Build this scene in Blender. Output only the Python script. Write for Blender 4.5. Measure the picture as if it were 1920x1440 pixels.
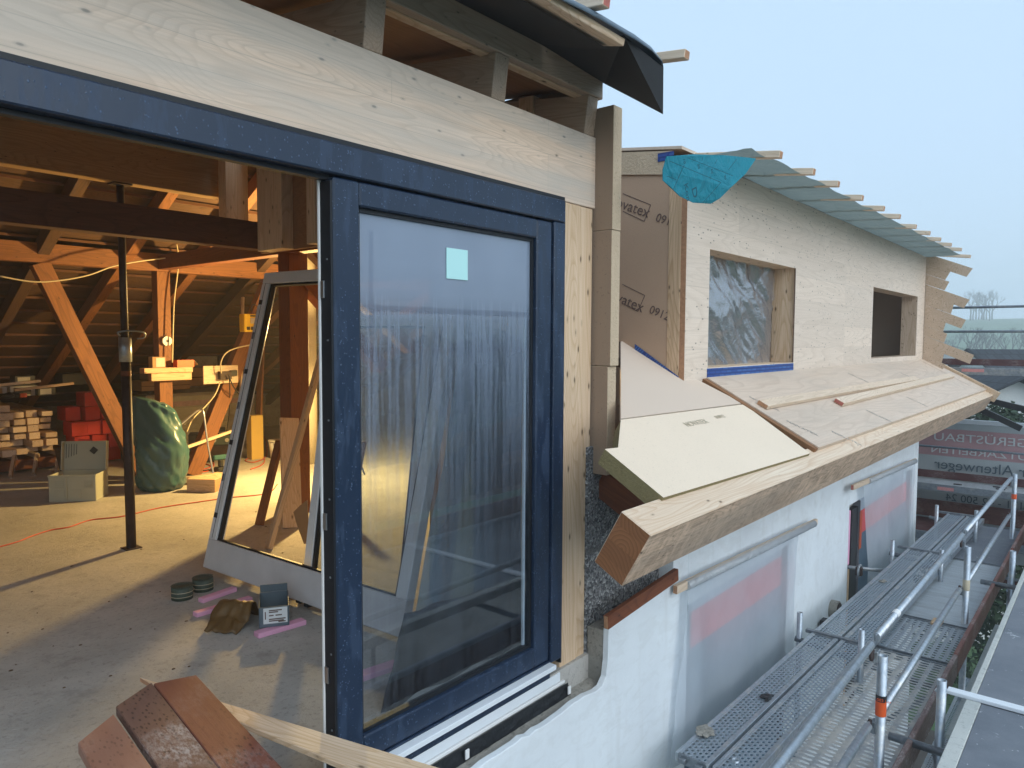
import bpy, bmesh, math, random
from mathutils import Vector, Matrix, noise
random.seed(7)
sc = bpy.context.scene
for o in list(bpy.data.objects): bpy.data.objects.remove(o)
C = sc.collection
R = math.radians

# ------------------------------------------------------------------ camera
YAW, PITCH, ROLL, FPX = R(39.83), R(3.509), R(.27), 1370.
CAM = Vector((0, -2.1, 1.66))
_f = Vector((math.cos(YAW)*math.cos(PITCH), math.sin(YAW)*math.cos(PITCH), -math.sin(PITCH)))
_r0 = Vector((math.sin(YAW), -math.cos(YAW), 0)); _u0 = _r0.cross(_f)
_r = _r0*math.cos(ROLL)+_u0*math.sin(ROLL); _u = -_r0*math.sin(ROLL)+_u0*math.cos(ROLL)
cd = bpy.data.cameras.new('camera'); cam = bpy.data.objects.new('camera', cd); C.objects.link(cam)
m = Matrix((_r, _u, -_f)).transposed().to_4x4(); m.translation = CAM; cam.matrix_world = m
cd.sensor_width = 36; cd.lens = FPX/1920*36; cd.clip_start = .05; cd.clip_end = 3000
sc.camera = cam

# ------------------------------------------------------------------ world, sun, exposure
w = bpy.data.worlds.new('World'); sc.world = w; w.use_nodes = True
nt = w.node_tree; nt.nodes.clear()
wo = nt.nodes.new('ShaderNodeOutputWorld'); bg = nt.nodes.new('ShaderNodeBackground')
sky = nt.nodes.new('ShaderNodeTexSky'); sky.sky_type = 'NISHITA'; sky.sun_disc = False
SUN_EL, SUN_AZ = R(30), R(256)          # azimuth measured from +X towards +Y: soft light from the street side
sky.sun_elevation = SUN_EL; sky.sun_rotation = R(90)-SUN_AZ
sky.air_density = 1.0; sky.dust_density = 6.0; sky.ozone_density = 2.0
cl = nt.nodes.new('ShaderNodeMix'); cl.data_type = 'RGBA'; cl.inputs[0].default_value = .78
cl.inputs[7].default_value = (4.25, 5.75, 7.4, 1)          # even cloud layer, in the sky texture's own units
nt.links.new(sky.outputs[0], cl.inputs[6]); nt.links.new(cl.outputs[2], bg.inputs[0])
bg.inputs[1].default_value = .1; nt.links.new(bg.outputs[0], wo.inputs[0])
sd = bpy.data.lights.new('sun', 'SUN'); sd.energy = 1.3; sd.angle = R(70); sd.color = (.80, .91, 1.)
so = bpy.data.objects.new('sun', sd); C.objects.link(so)
sdir = Vector((math.cos(SUN_AZ)*math.cos(SUN_EL), math.sin(SUN_AZ)*math.cos(SUN_EL), math.sin(SUN_EL)))
so.rotation_euler = sdir.to_track_quat('Z', 'Y').to_euler(); so.location = (0, -20, 30)
sc.view_settings.view_transform = 'Standard'; sc.view_settings.look = 'None'
sc.view_settings.exposure = .75; sc.view_settings.gamma = 1; sc.view_settings.use_curve_mapping = False

# ------------------------------------------------------------------ pixel -> point on a real plane
def ray(x, y): return _f + _r*((x-960)/FPX) - _u*((y-720)/FPX)
def on(x, y, ax, v):
    d = ray(x, y); i = 'xyz'.index(ax); return CAM + d*((v-CAM[i])/d[i])

# ------------------------------------------------------------------ node helpers
class NT:
    def __init__(s, name):
        s.m = bpy.data.materials.new(name); s.m.use_nodes = True; s.t = s.m.node_tree; s.n = s.t.nodes
        s.b = s.n['Principled BSDF']; s.out = s.n['Material Output']
    def new(s, k, **kw):
        n = s.n.new('ShaderNode'+k)
        for a, v in kw.items(): setattr(n, a, v)
        return n
    def put(s, sock, v):
        if v is None: return
        if isinstance(v, bpy.types.NodeSocket): s.t.links.new(v, sock)
        elif isinstance(v, (int, float)) and sock.type == 'RGBA': sock.default_value = (v, v, v, 1)
        elif isinstance(v, tuple) and len(v) == 3 and sock.type == 'RGBA': sock.default_value = v+(1,)
        else: sock.default_value = v
    def math(s, op, a, b=None, c=None, clamp=False):
        n = s.new('Math', operation=op, use_clamp=clamp); s.put(n.inputs[0], a)
        if b is not None: s.put(n.inputs[1], b)
        if c is not None: s.put(n.inputs[2], c)
        return n.outputs[0]
    def co(s, scale=(1, 1, 1), kind='Object', rand=True, loc=(0, 0, 0)):
        tc = s.new('TexCoord'); v = tc.outputs[kind]
        if rand:
            oi = s.new('ObjectInfo'); a = s.new('VectorMath', operation='ADD'); s.t.links.new(v, a.inputs[0])
            sca = s.math('MULTIPLY', oi.outputs['Random'], 37.); s.t.links.new(sca, a.inputs[1]); v = a.outputs[0]
        mp = s.new('Mapping'); mp.inputs['Scale'].default_value = scale; mp.inputs['Location'].default_value = loc
        s.t.links.new(v, mp.inputs[0]); return mp.outputs[0]
    def noise(s, v, scale, detail=4, rough=.55, dist=0):
        n = s.new('TexNoise'); s.put(n.inputs['Vector'], v); n.inputs['Scale'].default_value = scale
        n.inputs['Detail'].default_value = detail; n.inputs['Roughness'].default_value = rough
        n.inputs['Distortion'].default_value = dist; return n.outputs[0]
    def ramp(s, f, stops, interp='LINEAR'):
        n = s.new('ValToRGB'); s.put(n.inputs[0], f); e = n.color_ramp.elements; n.color_ramp.interpolation = interp
        while len(e) < len(stops): e.new(.5)
        for i, (p, c) in enumerate(stops):
            e[i].position = p; e[i].color = (c, c, c, 1) if isinstance(c, (int, float)) else tuple(c)+(1,)
        return n.outputs[0]
    def mix(s, f, a, b, mode='MIX'):
        n = s.new('Mix', data_type='RGBA', blend_type=mode); s.put(n.inputs[0], f); s.put(n.inputs[6], a); s.put(n.inputs[7], b)
        return n.outputs[2]
    def bump(s, h, strength=.3, dist=.01):
        n = s.new('Bump'); n.inputs['Strength'].default_value = strength; n.inputs['Distance'].default_value = dist
        s.put(n.inputs['Height'], h); s.t.links.new(n.outputs[0], s.b.inputs['Normal'])
    def fin(s, col=None, rough=None, metal=None, **kw):
        s.put(s.b.inputs['Base Color'], col); s.put(s.b.inputs['Roughness'], rough); s.put(s.b.inputs['Metallic'], metal)
        for k, v in kw.items(): s.put(s.b.inputs[k.replace('_', ' ')], v)
        return s.m
def c3(c, k): return tuple(min(1, x*k) for x in c)

def warm(c): return (min(.92, c[0]*1.03), c[1]*.972, c[2]*.975)
def wood(name, base, dark, knots=1., grain=1., stain=0., stain_c=(.2, .22, .22), rough=.62, lam=0., cs=1., lamx=2.2, weather=0, kr=1.):
    base, dark = warm(base), warm(dark)
    t = NT(name)
    v = t.co((.5*cs, 8*cs, 8*cs)); n1 = t.noise(v, 1.2, 3, .5)
    fine = t.noise(t.co((3*cs, 160*cs, 160*cs)), 1, 4, .6)
    # flat-sawn growth lines: iso-lines of a long stretched noise
    big = t.noise(t.co((.35*cs, 2.6*cs, 2.6*cs)), 1.3, 2, .45, .3)
    lines = t.math('FRACT', t.math('MULTIPLY', big, 42*grain))
    late = t.ramp(lines, [(0, 0), (.55, .08), (.9, .75), (.97, .2), (1, 0)])
    col = t.mix(t.math('MULTIPLY', late, .8), base, c3(dark, .9))
    col = t.mix(t.ramp(fine, [(.35, .55), (.6, 0)]), col, c3(dark, .95))
    col = t.mix(t.ramp(n1, [(.3, 0), (.75, .38)]), col, dark)
    if lam:
        b = t.new('TexBrick'); t.put(b.inputs['Vector'], t.co((1, 1, 1), rand=False))
        sp = t.new('SeparateXYZ'); t.t.links.new(t.co((1, 1, 1), rand=False), sp.inputs[0])
        cb = t.new('CombineXYZ'); t.t.links.new(sp.outputs[0], cb.inputs[0])
        t.t.links.new(t.math('ADD', sp.outputs[2], t.math('MULTIPLY', sp.outputs[1], .37)), cb.inputs[1])
        t.t.links.new(cb.outputs[0], b.inputs['Vector'])
        b.inputs['Scale'].default_value = 1; b.inputs['Brick Width'].default_value = lamx; b.inputs['Row Height'].default_value = lam
        b.inputs['Mortar Size'].default_value = .0011; b.inputs['Mortar Smooth'].default_value = .1; b.offset = .37; b.offset_frequency = 3
        b.inputs['Color1'].default_value = (.0, .0, .0, 1); b.inputs['Color2'].default_value = (1, 1, 1, 1); b.inputs['Mortar'].default_value = (.5, .5, .5, 1)
        col = t.mix(t.math('MULTIPLY', b.outputs[0], .42+.14*weather), col, c3(dark, .95) if weather else c3(base, .68))
        col = t.mix(t.math('MULTIPLY', b.outputs['Fac'], .4), col, c3(dark, .4))
    if weather:
        sw = t.noise(t.co((26, 3, 9)), 1, 4, .65, .6); col = t.mix(t.ramp(sw, [(.44, 0), (.62, .6)]), col, c3(base, 1.05)); sw2 = t.noise(t.co((7, 2, 30), loc=(2, 2, 2)), 1, 5, .7); col = t.mix(t.ramp(sw2, [(.50, 0), (.66, .75)]), col, c3(dark, .8))
    if knots:
        vo = t.new('TexVoronoi'); t.t.links.new(t.co((2.6*knots*cs, 6*knots*cs, 6*knots*cs), loc=(3, 1.7, 2.2)), vo.inputs['Vector'])
        nn = t.math('ADD', vo.outputs['Distance'], t.math('MULTIPLY', t.math('SUBTRACT', fine, .5), .07))
        k = t.math('MULTIPLY', t.ramp(nn, [(.05*kr, 1), (.085*kr, .75), (.105*kr, .3), (.18*kr, 0)]), t.math('GREATER_THAN', t.math('FRACT', t.math('MULTIPLY', vo.outputs['Color'], 7.3)), .45))
        col = t.mix(k, col, c3(dark, .28))
    if stain:
        sn = t.noise(t.co((.45, 3.2, 3.2), loc=(5, 5, 5)), 1, 5, .6)
        col = t.mix(t.ramp(sn, [(.45, 0), (.62, stain)]), col, stain_c)
    t.bump(t.math('ADD', t.math('MULTIPLY', fine, .5), late), .18, .002)
    return t.fin(col, rough)

def flat(name, col, rough=.6, var=.12, scale=8, metal=0, bump=.0, bs=60, **kw):
    t = NT(name); n = t.noise(t.co(), scale, 5, .6)
    c = t.mix(n, c3(col, 1-var*1.5), c3(col, 1+var*1.5))
    if bump: t.bump(t.noise(t.co(), bs, 4, .6), bump, .004)
    return t.fin(c, rough, metal, **kw)

M = {}
M['header'] = wood('header_glulam', (.84, .69, .53), (.62, .48, .34), knots=.7, lam=.083, lamx=2.6, stain=.5, stain_c=(.44, .44, .41), grain=1.2, kr=1.05)
M['pine'] = wood('fresh_pine', (.66, .50, .33), (.40, .26, .13), knots=.8, kr=1.3)
M['pine2'] = wood('pale_pine', (.76, .65, .50), (.54, .42, .28), knots=1.1)
M['bpine'] = wood('planed_spruce_board', (.70, .57, .41), (.50, .34, .18), knots=.7, grain=1., kr=1.5)
M['grey'] = wood('greyed_timber', (.50, .39, .28), (.32, .23, .15), knots=1, stain=.25)
M['clt'] = wood('white_spruce_panel', (.78, .69, .57), (.66, .56, .44), knots=1.25, lam=.2, lamx=1.9, grain=.5, kr=1.5)
M['jag'] = wood('raw_spruce_boards', (.62, .52, .40), (.42, .31, .20), knots=1.2, kr=1.6)
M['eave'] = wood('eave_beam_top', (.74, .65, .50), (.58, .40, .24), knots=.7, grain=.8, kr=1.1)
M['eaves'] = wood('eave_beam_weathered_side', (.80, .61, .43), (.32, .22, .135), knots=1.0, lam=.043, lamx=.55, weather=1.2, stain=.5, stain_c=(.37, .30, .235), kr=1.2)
M['old'] = wood('old_orange_timber', (.27, .115, .042), (.13, .05, .018), knots=.7, rough=.7)
M['oldred'] = wood('old_red_timber', (.20, .065, .022), (.10, .03, .012), knots=.7, rough=.7)
M['oldboard'] = wood('old_roof_boards', (.10, .053, .028), (.045, .022, .012), knots=.8, rough=.8)
M['dimwood'] = wood('dark_tie_beam', (.14, .06, .03), (.07, .03, .015), knots=.8, rough=.8)
M['soff'] = wood('soffit_board', (.34, .19, .09), (.24, .12, .05), knots=0)
M['ply'] = wood('whitish_roof_board', (.66, .56, .44), (.54, .43, .32), knots=0, grain=.3, stain=.4, stain_c=(.48, .40, .32))
def endgrain(name, a, b):
    t = NT(name); sp = t.new('SeparateXYZ'); t.t.links.new(t.co((1, 1, 1), rand=False), sp.inputs[0])
    row = t.math('FLOOR', t.math('MULTIPLY', sp.outputs[2], 14)); cy = t.math('MULTIPLY', t.math('SINE', t.math('MULTIPLY', row, 5.3)), .07)
    dy = t.math('SUBTRACT', sp.outputs[1], cy); dz = t.math('SUBTRACT', t.math('FRACT', t.math('MULTIPLY', sp.outputs[2], 14)), t.math('MULTIPLY', t.math('SINE', row), 1.4))
    d = t.math('SQRT', t.math('ADD', t.math('MULTIPLY', dy, dy), t.math('MULTIPLY', t.math('MULTIPLY', dz, dz), .0051)))
    rg = t.ramp(t.math('FRACT', t.math('MULTIPLY', t.math('ADD', d, t.math('MULTIPLY', t.noise(t.co(), 9), .02)), 62)), [(0, 0), (.7, .5), (1, 1)])
    pt = t.ramp(t.math('FRACT', t.math('MULTIPLY', row, .377)), [(0, .2), (1, .75)])
    c = t.mix(t.math('MULTIPLY', rg, .7), t.mix(pt, a, c3(a, .5)), b); return t.fin(c, .7)
M['end'] = endgrain('end_grain_laminated', (.36, .15, .06), (.16, .055, .02))
M['endp'] = flat('end_grain_pine', (.42, .22, .12), .75, .3, 60)
M['endr'] = flat('end_grain_red_stain', (.42, .13, .10), .75, .3, 40)
# wet anthracite-blue window profile
def frame_mat():
    t = NT('wet_blue_grey_profile'); tc = t.new('TexCoord')
    ge_ = t.new('NewGeometry'); mp_ = t.new('Mapping'); mp_.inputs['Scale'].default_value = (9, 9, 2.0); t.t.links.new(ge_.outputs['Position'], mp_.inputs[0]); v = mp_.outputs[0]; n = t.noise(v, 1.6, 5, .62, .2)
    drops = t.new('TexVoronoi'); t.t.links.new(t.co((1, 1, .75), 'Object', False), drops.inputs['Vector']); drops.inputs['Scale'].default_value = 95
    d = t.ramp(drops.outputs['Distance'], [(.18, 1), (.3, 0)])
    dm = t.math('MULTIPLY', d, t.ramp(t.noise(t.co((1, 1, 1), 'Object', False), 40, 2), [(.52, 0), (.6, 1)]))
    blot = t.ramp(n, [(.52, 0), (.58, 1)], 'LINEAR')
    col = t.mix(t.math('MULTIPLY', blot, .45), (.011, .024, .052), (.030, .056, .108))
    col = t.mix(t.math('MULTIPLY', dm, .5), col, (.10, .17, .3))
    t.bump(dm, .5, .002)
    return t.fin(col, t.ramp(blot, [(0, .34), (1, .5)]), 0)
M['frame'] = frame_mat()
M['rubber'] = flat('black_rubber', (.006, .008, .012), .55, .2)
M['rubtape'] = flat('crinkled_black_tape', (.006, .007, .009), .4, .3, 20, bump=.9, bs=38)
M['pvc'] = flat('white_window_plastic', (.76, .76, .75), .35, .05, 4)
M['pvcdirt'] = flat('dusty_window_plastic', (.60, .58, .57), .5, .12, 5)
M['alu'] = flat('white_aluminium_bar', (.72, .76, .8), .35, .05)
M['steel'] = flat('steel_fitting', (.45, .47, .5), .35, .1, metal=1)
M['membrane'] = flat('black_roof_membrane', (.007, .007, .008), .7, .2, 3, bump=.15, bs=12)
def teal(name, a, b, tr=.35):
    t = NT(name); n = t.noise(t.co((1, 1, 1)), 3, 5, .6); sp = t.noise(t.co((4, 1, 60)), 1, 4, .7)
    c = t.mix(n, a, b); c = t.mix(t.math('MULTIPLY', sp, .25), c, c3(b, 1.5))
    t.fin(c, .75); tl = t.new('BsdfTranslucent'); t.put(tl.inputs[0], c)
    mx = t.new('MixShader'); mx.inputs[0].default_value = tr
    t.t.links.new(t.b.outputs[0], mx.inputs[1]); t.t.links.new(tl.outputs[0], mx.inputs[2]); t.t.links.new(mx.outputs[0], t.out.inputs[0])
    t.bump(t.noise(t.co(), 7, 5, .6, 1.2), 1., .035); return t.m
M['tealtop'] = teal('turquoise_membrane', (.0, .15, .215), (.0, .235, .31), .12)
M['tealund'] = teal('grey_green_membrane_underside', (.20, .26, .255), (.25, .31, .30), .3)
def fibre(name, a, b, edge=False, sp=.5):
    t = NT(name); n = t.noise(t.co(), 70 if edge else 220, 5, .7); big = t.noise(t.co(), 1.6, 4, .6)
    c = t.mix(n, a, b); c = t.mix(t.math('MULTIPLY', big, .4), c, c3(a, .8))
    dk = t.ramp(t.noise(t.co(rand=True, loc=(4, 4, 4)), 90, 2), [(.28, 1), (.36, 0)]); c = t.mix(t.math('MULTIPLY', dk, sp), c, c3(a, .45))
    t.bump(n, .9 if edge else .15, .012 if edge else .002); return t.fin(c, .9)
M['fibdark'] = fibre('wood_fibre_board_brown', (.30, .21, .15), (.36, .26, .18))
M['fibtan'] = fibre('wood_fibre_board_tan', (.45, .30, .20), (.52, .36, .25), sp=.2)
M['fibedge'] = fibre('wood_fibre_cut_edge', (.52, .39, .26), (.70, .56, .40), True)
M['fibyel'] = fibre('yellow_fibre_board', (.76, .61, .46), (.88, .74, .58), sp=.3)
M['fibpink'] = fibre('pinkish_roof_board', (.62, .49, .385), (.72, .585, .47), sp=.1)
M['fibol'] = fibre('olive_cut_edge', (.24, .19, .085), (.36, .29, .14), True)
M['stripw'] = flat('brown_edge_strip', (.24, .11, .045), .8, .2)
def concrete(name, a, b, speck=.5, bmp=.25, cr=0):
    t = NT(name); n = t.noise(t.co(kind='Object'), 1.3, 8, .65); f = t.noise(t.co(), 90, 4, .7)
    c = t.mix(t.ramp(n, [(.36, 0), (.62, 1)]), a, b)
    dk = t.ramp(t.noise(t.co(loc=(7, 1, 3)), 34, 5, .75), [(.37, 1), (.45, 0)]); c = t.mix(t.math('MULTIPLY', dk, speck), c, c3(a, .4))
    st = t.ramp(t.noise(t.co(loc=(2, 9, 3)), 5.5, 5, .7), [(.57, 0), (.70, 1)]); c = t.mix(t.math('MULTIPLY', st, speck), c, c3(a, .5))
    c = t.mix(t.math('MULTIPLY', f, .3), c, c3(b, 1.2))
    t.bump(t.math('ADD', f, t.math('MULTIPLY', t.noise(t.co(), 14, 5, .65), 1.5)), bmp, .008); return t.fin(c, .88)
M['floor'] = concrete('dusty_screed', (.29, .28, .255), (.44, .42, .39), .45, .6)
M['conc'] = concrete('rough_concrete', (.20, .19, .165), (.36, .34, .30), .7, .9)
M['column'] = concrete('plastered_flue', (.50, .46, .36), (.6, .56, .46), .25, .2)
def block():
    t = NT('aggregate_block'); v = t.new('TexVoronoi'); t.t.links.new(t.co(rand=False), v.inputs['Vector']); v.inputs['Scale'].default_value = 85
    c = t.ramp(t.math('ADD', v.outputs['Color'], 0), [(0, (.05, .05, .055)), (.35, (.18, .18, .185)), (.7, (.34, .34, .34)), (1, (.68, .68, .66))])
    sp = t.new('SeparateXYZ'); t.t.links.new(t.co(rand=False), sp.inputs[0])
    j = t.math('MINIMUM', t.math('PINGPONG', t.math('ADD', sp.outputs[2], .03), .12), t.math('PINGPONG', t.math('ADD', sp.outputs[0], .06), .25))
    jj = t.math('ADD', j, t.math('MULTIPLY', t.noise(t.co(rand=False), 30), .012))
    c = t.mix(t.ramp(jj, [(.016, 1), (.026, 0)]), c, (.20, .195, .19))
    t.bump(v.outputs['Distance'], 1, .02); return t.fin(c, .9)
M['block'] = block()
def stucco(name='white_stucco'):
    t = NT(name); n = t.noise(t.co(rand=False), 130, 4, .7); b = t.noise(t.co(rand=False), 1.5, 6, .65)
    c = t.mix(t.ramp(b, [(.35, 0), (.75, 1)]), (.76, .81, .84), (.66, .70, .73))
    sp = t.ramp(t.noise(t.co((1, 1, 1), rand=False, loc=(3, 3, 3)), 60, 3, .7), [(.27, 1), (.33, 0)])
    c = t.mix(t.math('MULTIPLY', sp, .5), c, (.35, .36, .35)); dr_ = t.ramp(t.noise(t.co((7, 7, .8), rand=False), 1, 5, .65), [(.55, 0), (.75, .35)]); c = t.mix(dr_, c, (.50, .50, .48)); tm = t.ramp(t.noise(t.co((2, 2, 5), rand=False, loc=(1, 2, 3)), 2.5, 5, .7, .8), [(.42, .22), (.5, 0)]); c = t.mix(tm, c, (.56, .58, .58)); t.bump(n, .35, .004); return t.fin(c, .85)
M['stucco'] = stucco()
# window glass with condensation; the upper mist also paints in the pale reflected sky
def glass(name, fog_lo, fog_hi, zlo, zhi, amt=1.):
    t = NT(name); n = t.n; geo = t.new('NewGeometry'); sp = t.new('SeparateXYZ'); t.t.links.new(geo.outputs['Position'], sp.inputs[0])
    
    def gp(sc_):
        mp = t.new('Mapping'); mp.inputs['Scale'].default_value = sc_; t.t.links.new(geo.outputs['Position'], mp.inputs[0]); return mp.outputs[0]
    st = t.noise(gp((38, 38, 1.0)), 1, 5, .62); st2 = t.noise(gp((95, 95, 5)), 1, 4, .6)
    s = t.math('ADD', t.math('MULTIPLY', st, .65), t.math('MULTIPLY', st2, .35))
    run = t.ramp(s, [(.43, 0), (.55, 1)])
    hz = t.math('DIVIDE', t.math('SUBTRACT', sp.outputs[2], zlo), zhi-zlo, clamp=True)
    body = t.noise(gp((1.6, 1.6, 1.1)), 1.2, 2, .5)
    run = t.math('MAXIMUM', run, t.math('DIVIDE', t.math('SUBTRACT', sp.outputs[2], 1.62), .22, clamp=True))  # unbroken veil above eye level, painted for the mirrored sky
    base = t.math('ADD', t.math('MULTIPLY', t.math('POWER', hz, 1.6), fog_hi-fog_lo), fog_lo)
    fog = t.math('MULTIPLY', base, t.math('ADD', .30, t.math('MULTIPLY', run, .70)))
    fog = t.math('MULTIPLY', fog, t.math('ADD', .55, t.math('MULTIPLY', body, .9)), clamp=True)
    vo = t.new('TexVoronoi'); t.t.links.new(gp((1, 1, 1)), vo.inputs['Vector']); vo.inputs['Scale'].default_value = 120
    dr = t.math('MULTIPLY', t.ramp(vo.outputs['Distance'], [(.14, 1), (.22, 0)]), t.ramp(t.noise(t.co(rand=False), 25, 2), [(.58, 0), (.66, 1)]))
    tr = t.new('BsdfTransparent'); t.put(tr.inputs[0], (.84, .88, .91))
    gl = t.new('BsdfGlossy'); gl.inputs['Roughness'].default_value = .012; t.put(gl.inputs[0], (.95, .97, 1))
    df = t.new('BsdfDiffuse'); t.put(df.inputs[0], (.37, .45, .58)); tl = t.new('BsdfTranslucent'); t.put(tl.inputs[0], (.30, .36, .46))
    dp = t.new('VectorMath', operation='DOT_PRODUCT'); t.t.links.new(geo.outputs['Incoming'], dp.inputs[0]); t.t.links.new(geo.outputs['Normal'], dp.inputs[1])
    F_ = t.math('ADD', .06, t.math('MULTIPLY', .92, t.math('POWER', t.math('SUBTRACT', 1, t.math('ABSOLUTE', dp.outputs['Value'])), 4.2)))
    m2 = t.new('MixShader'); m2.inputs[0].default_value = .35; t.t.links.new(df.outputs[0], m2.inputs[1]); t.t.links.new(tl.outputs[0], m2.inputs[2])
    m1 = t.new('MixShader'); t.put(m1.inputs[0], t.math('MAXIMUM', fog, t.math('MULTIPLY', dr, .3))); t.t.links.new(tr.outputs[0], m1.inputs[1]); t.t.links.new(m2.outputs[0], m1.inputs[2])
    m3 = t.new('MixShader'); t.put(m3.inputs[0], t.math('MULTIPLY', F_, amt, clamp=True)); t.t.links.new(m1.outputs[0], m3.inputs[1]); t.t.links.new(gl.outputs[0], m3.inputs[2])
    t.t.links.new(m3.outputs[0], t.out.inputs[0]); return t.m
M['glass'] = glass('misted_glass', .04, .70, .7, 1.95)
M['glass2'] = glass('dusty_pane', .03, .05, 0, 2, .8)
def film(name, col, op, gloss=.25, crink=4., rough=.25, st=.8, dist=1.4):
    t = NT(name); n = t.noise(t.co((1, 1, 1), rand=True), crink, 6, .6, dist)
    tr = t.new('BsdfTransparent'); t.put(tr.inputs[0], (.96, .97, .98)); df = t.new('BsdfDiffuse'); t.put(df.inputs[0], col)
    tl = t.new('BsdfTranslucent'); t.put(tl.inputs[0], col); gl = t.new('BsdfGlossy'); gl.inputs['Roughness'].default_value = rough
    bp = t.new('Bump'); bp.inputs['Strength'].default_value = st; bp.inputs['Distance'].default_value = .05; t.put(bp.inputs['Height'], n)
    for q in (df, tl, gl): t.t.links.new(bp.outputs[0], q.inputs['Normal'])
    a = t.new('MixShader'); a.inputs[0].default_value = .4; t.t.links.new(df.outputs[0], a.inputs[1]); t.t.links.new(tl.outputs[0], a.inputs[2])
    b = t.new('MixShader'); t.put(b.inputs[0], t.math('MULTIPLY', t.ramp(n, [(.3, .90), (.7, 1.06)]), op, clamp=True)); t.t.links.new(tr.outputs[0], b.inputs[1]); t.t.links.new(a.outputs[0], b.inputs[2])
    c = t.new('MixShader'); c.inputs[0].default_value = gloss; t.t.links.new(b.outputs[0], c.inputs[1]); t.t.links.new(gl.outputs[0], c.inputs[2])
    t.t.links.new(c.outputs[0], t.out.inputs[0]); return t.m
M['film'] = film('milky_dust_sheet', (.72, .78, .84), .60, .06, 2., .3, .25, .2)
M['filmroll'] = film('rolled_dust_sheet', (.62, .68, .74), .92, .1)
M['clearfilm'] = film('crumpled_clear_film', (.70, .76, .86), .30, .42, 2.4, .16, .7, .8)
M['fleece'] = film('grey_fleece', (.14, .21, .26), .85, .02, 2)
M['wrap'] = film('stretch_wrap', (.75, .75, .7), .25, .15, 5, .2)
def galv(name, a=(.42, .47, .52), rough=.42, dirt=.3, metal=.75, spots=(.7, .66, .58)):
    t = NT(name); v = t.new('TexVoronoi'); t.t.links.new(t.co(), v.inputs['Vector']); v.inputs['Scale'].default_value = 45
    c = t.mix(v.outputs['Color'], c3(a, .82), c3(a, 1.12)); n = t.noise(t.co((3, 3, 3)), 3, 6, .7)
    c = t.mix(t.ramp(n, [(.5, 0), (.68, dirt)]), c, spots); t.bump(t.noise(t.co(), 50, 4), .15, .003); return t.fin(c, rough, metal)
M['galv'] = galv('galvanised_tube', dirt=.5)
M['galvd'] = galv('galvanised_dark', (.26, .29, .32), .5, .3)
def perf(name, a, px, py, hx, hy, dirt, dc, metal=.7, vary=0.):
    """steel deck sheet with real see-through punched holes laid out in its own object coordinates (x along the plank)"""
    t = NT(name); sp = t.new('SeparateXYZ'); t.t.links.new(t.co(rand=False), sp.inputs[0])
    vy = t.math('DIVIDE', sp.outputs[1], py); row = t.math('FLOOR', vy)
    ux = t.math('ADD', t.math('DIVIDE', sp.outputs[0], px), t.math('MULTIPLY', t.math('MODULO', t.math('ABSOLUTE', row), 2), .5))
    fx = t.math('DIVIDE', t.math('SUBTRACT', t.math('FRACT', ux), .5), hx); fy = t.math('DIVIDE', t.math('SUBTRACT', t.math('FRACT', vy), .5), hy)
    d = t.math('ADD', t.math('POWER', t.math('ABSOLUTE', fx), 2.5), t.math('POWER', t.math('ABSOLUTE', fy), 2.5))
    n = t.noise(t.co(), 5, 6, .7); n2 = t.noise(t.co((1, 1, 1), loc=(4, 4, 4)), 22, 5, .7)
    if vary: d = t.math('ADD', d, t.math('MULTIPLY', t.ramp(n, [(.45, 0), (.65, 1)]), vary))
    hole = t.math('LESS_THAN', d, 1); rim = t.ramp(d, [(.4, 1), (1, 1), (1.0, .0)] if False else [(0, 1), (.55, 1), (.9, 0)])
    rimd = t.math('SUBTRACT', 1, t.math('MULTIPLY', t.math('SUBTRACT', t.math('MINIMUM', d, 3), 1), .5), clamp=True)
    c = t.mix(n2, c3(a, .8), c3(a, 1.15)); c = t.mix(t.math('MULTIPLY', rimd, .25), c, c3(a, 1.6))
    c = t.mix(t.ramp(n, [(.40, 0), (.6, dirt)]), c, dc); c = t.mix(t.ramp(t.noise(t.co(loc=(8, 1, 1)), 16, 5, .75), [(.62, 0), (.7, dirt)]), c, c3(dc, 1.6))
    t.bump(t.math('ADD', t.math('MINIMUM', d, 2.5), n2), .5, .006); t.fin(c, .5, metal*(1-dirt*.7))
    mx = t.new('MixShader'); t.put(mx.inputs[0], hole); tr = t.new('BsdfTransparent')
    t.t.links.new(t.b.outputs[0], mx.inputs[1]); t.t.links.new(tr.outputs[0], mx.inputs[2]); t.t.links.new(mx.outputs[0], t.out.inputs[0]); return t.m
M['perf'] = perf('perforated_steel_plank', (.34, .40, .46), .042, .024, .24, .30, .12, (.30, .30, .29))
M['perfd'] = perf('mortar_crusted_deck', (.36, .37, .38), .046, .085, .25, .34, .8, (.58, .54, .48), .4, .7)
M['perfh'] = perf('embossed_deck_plate', (.38, .42, .46), .05, .05, .20, .27, .2, (.42, .42, .40), .6)
def ribs():
    t = NT('ribbed_aluminium_deck'); sp = t.new('SeparateXYZ'); t.t.links.new(t.co(rand=False), sp.inputs[0])
    r = t.math('PINGPONG', sp.outputs[0], .009); n = t.noise(t.co((5, 1, 1)), 3, 5, .7)
    c = t.mix(t.ramp(n, [(.4, 0), (.7, .6)]), (.55, .60, .63), (.34, .36, .37)); t.bump(t.math('MULTIPLY', r, 60), .6, .01); return t.fin(c, .45, .4)
M['ribs'] = ribs()
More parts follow.
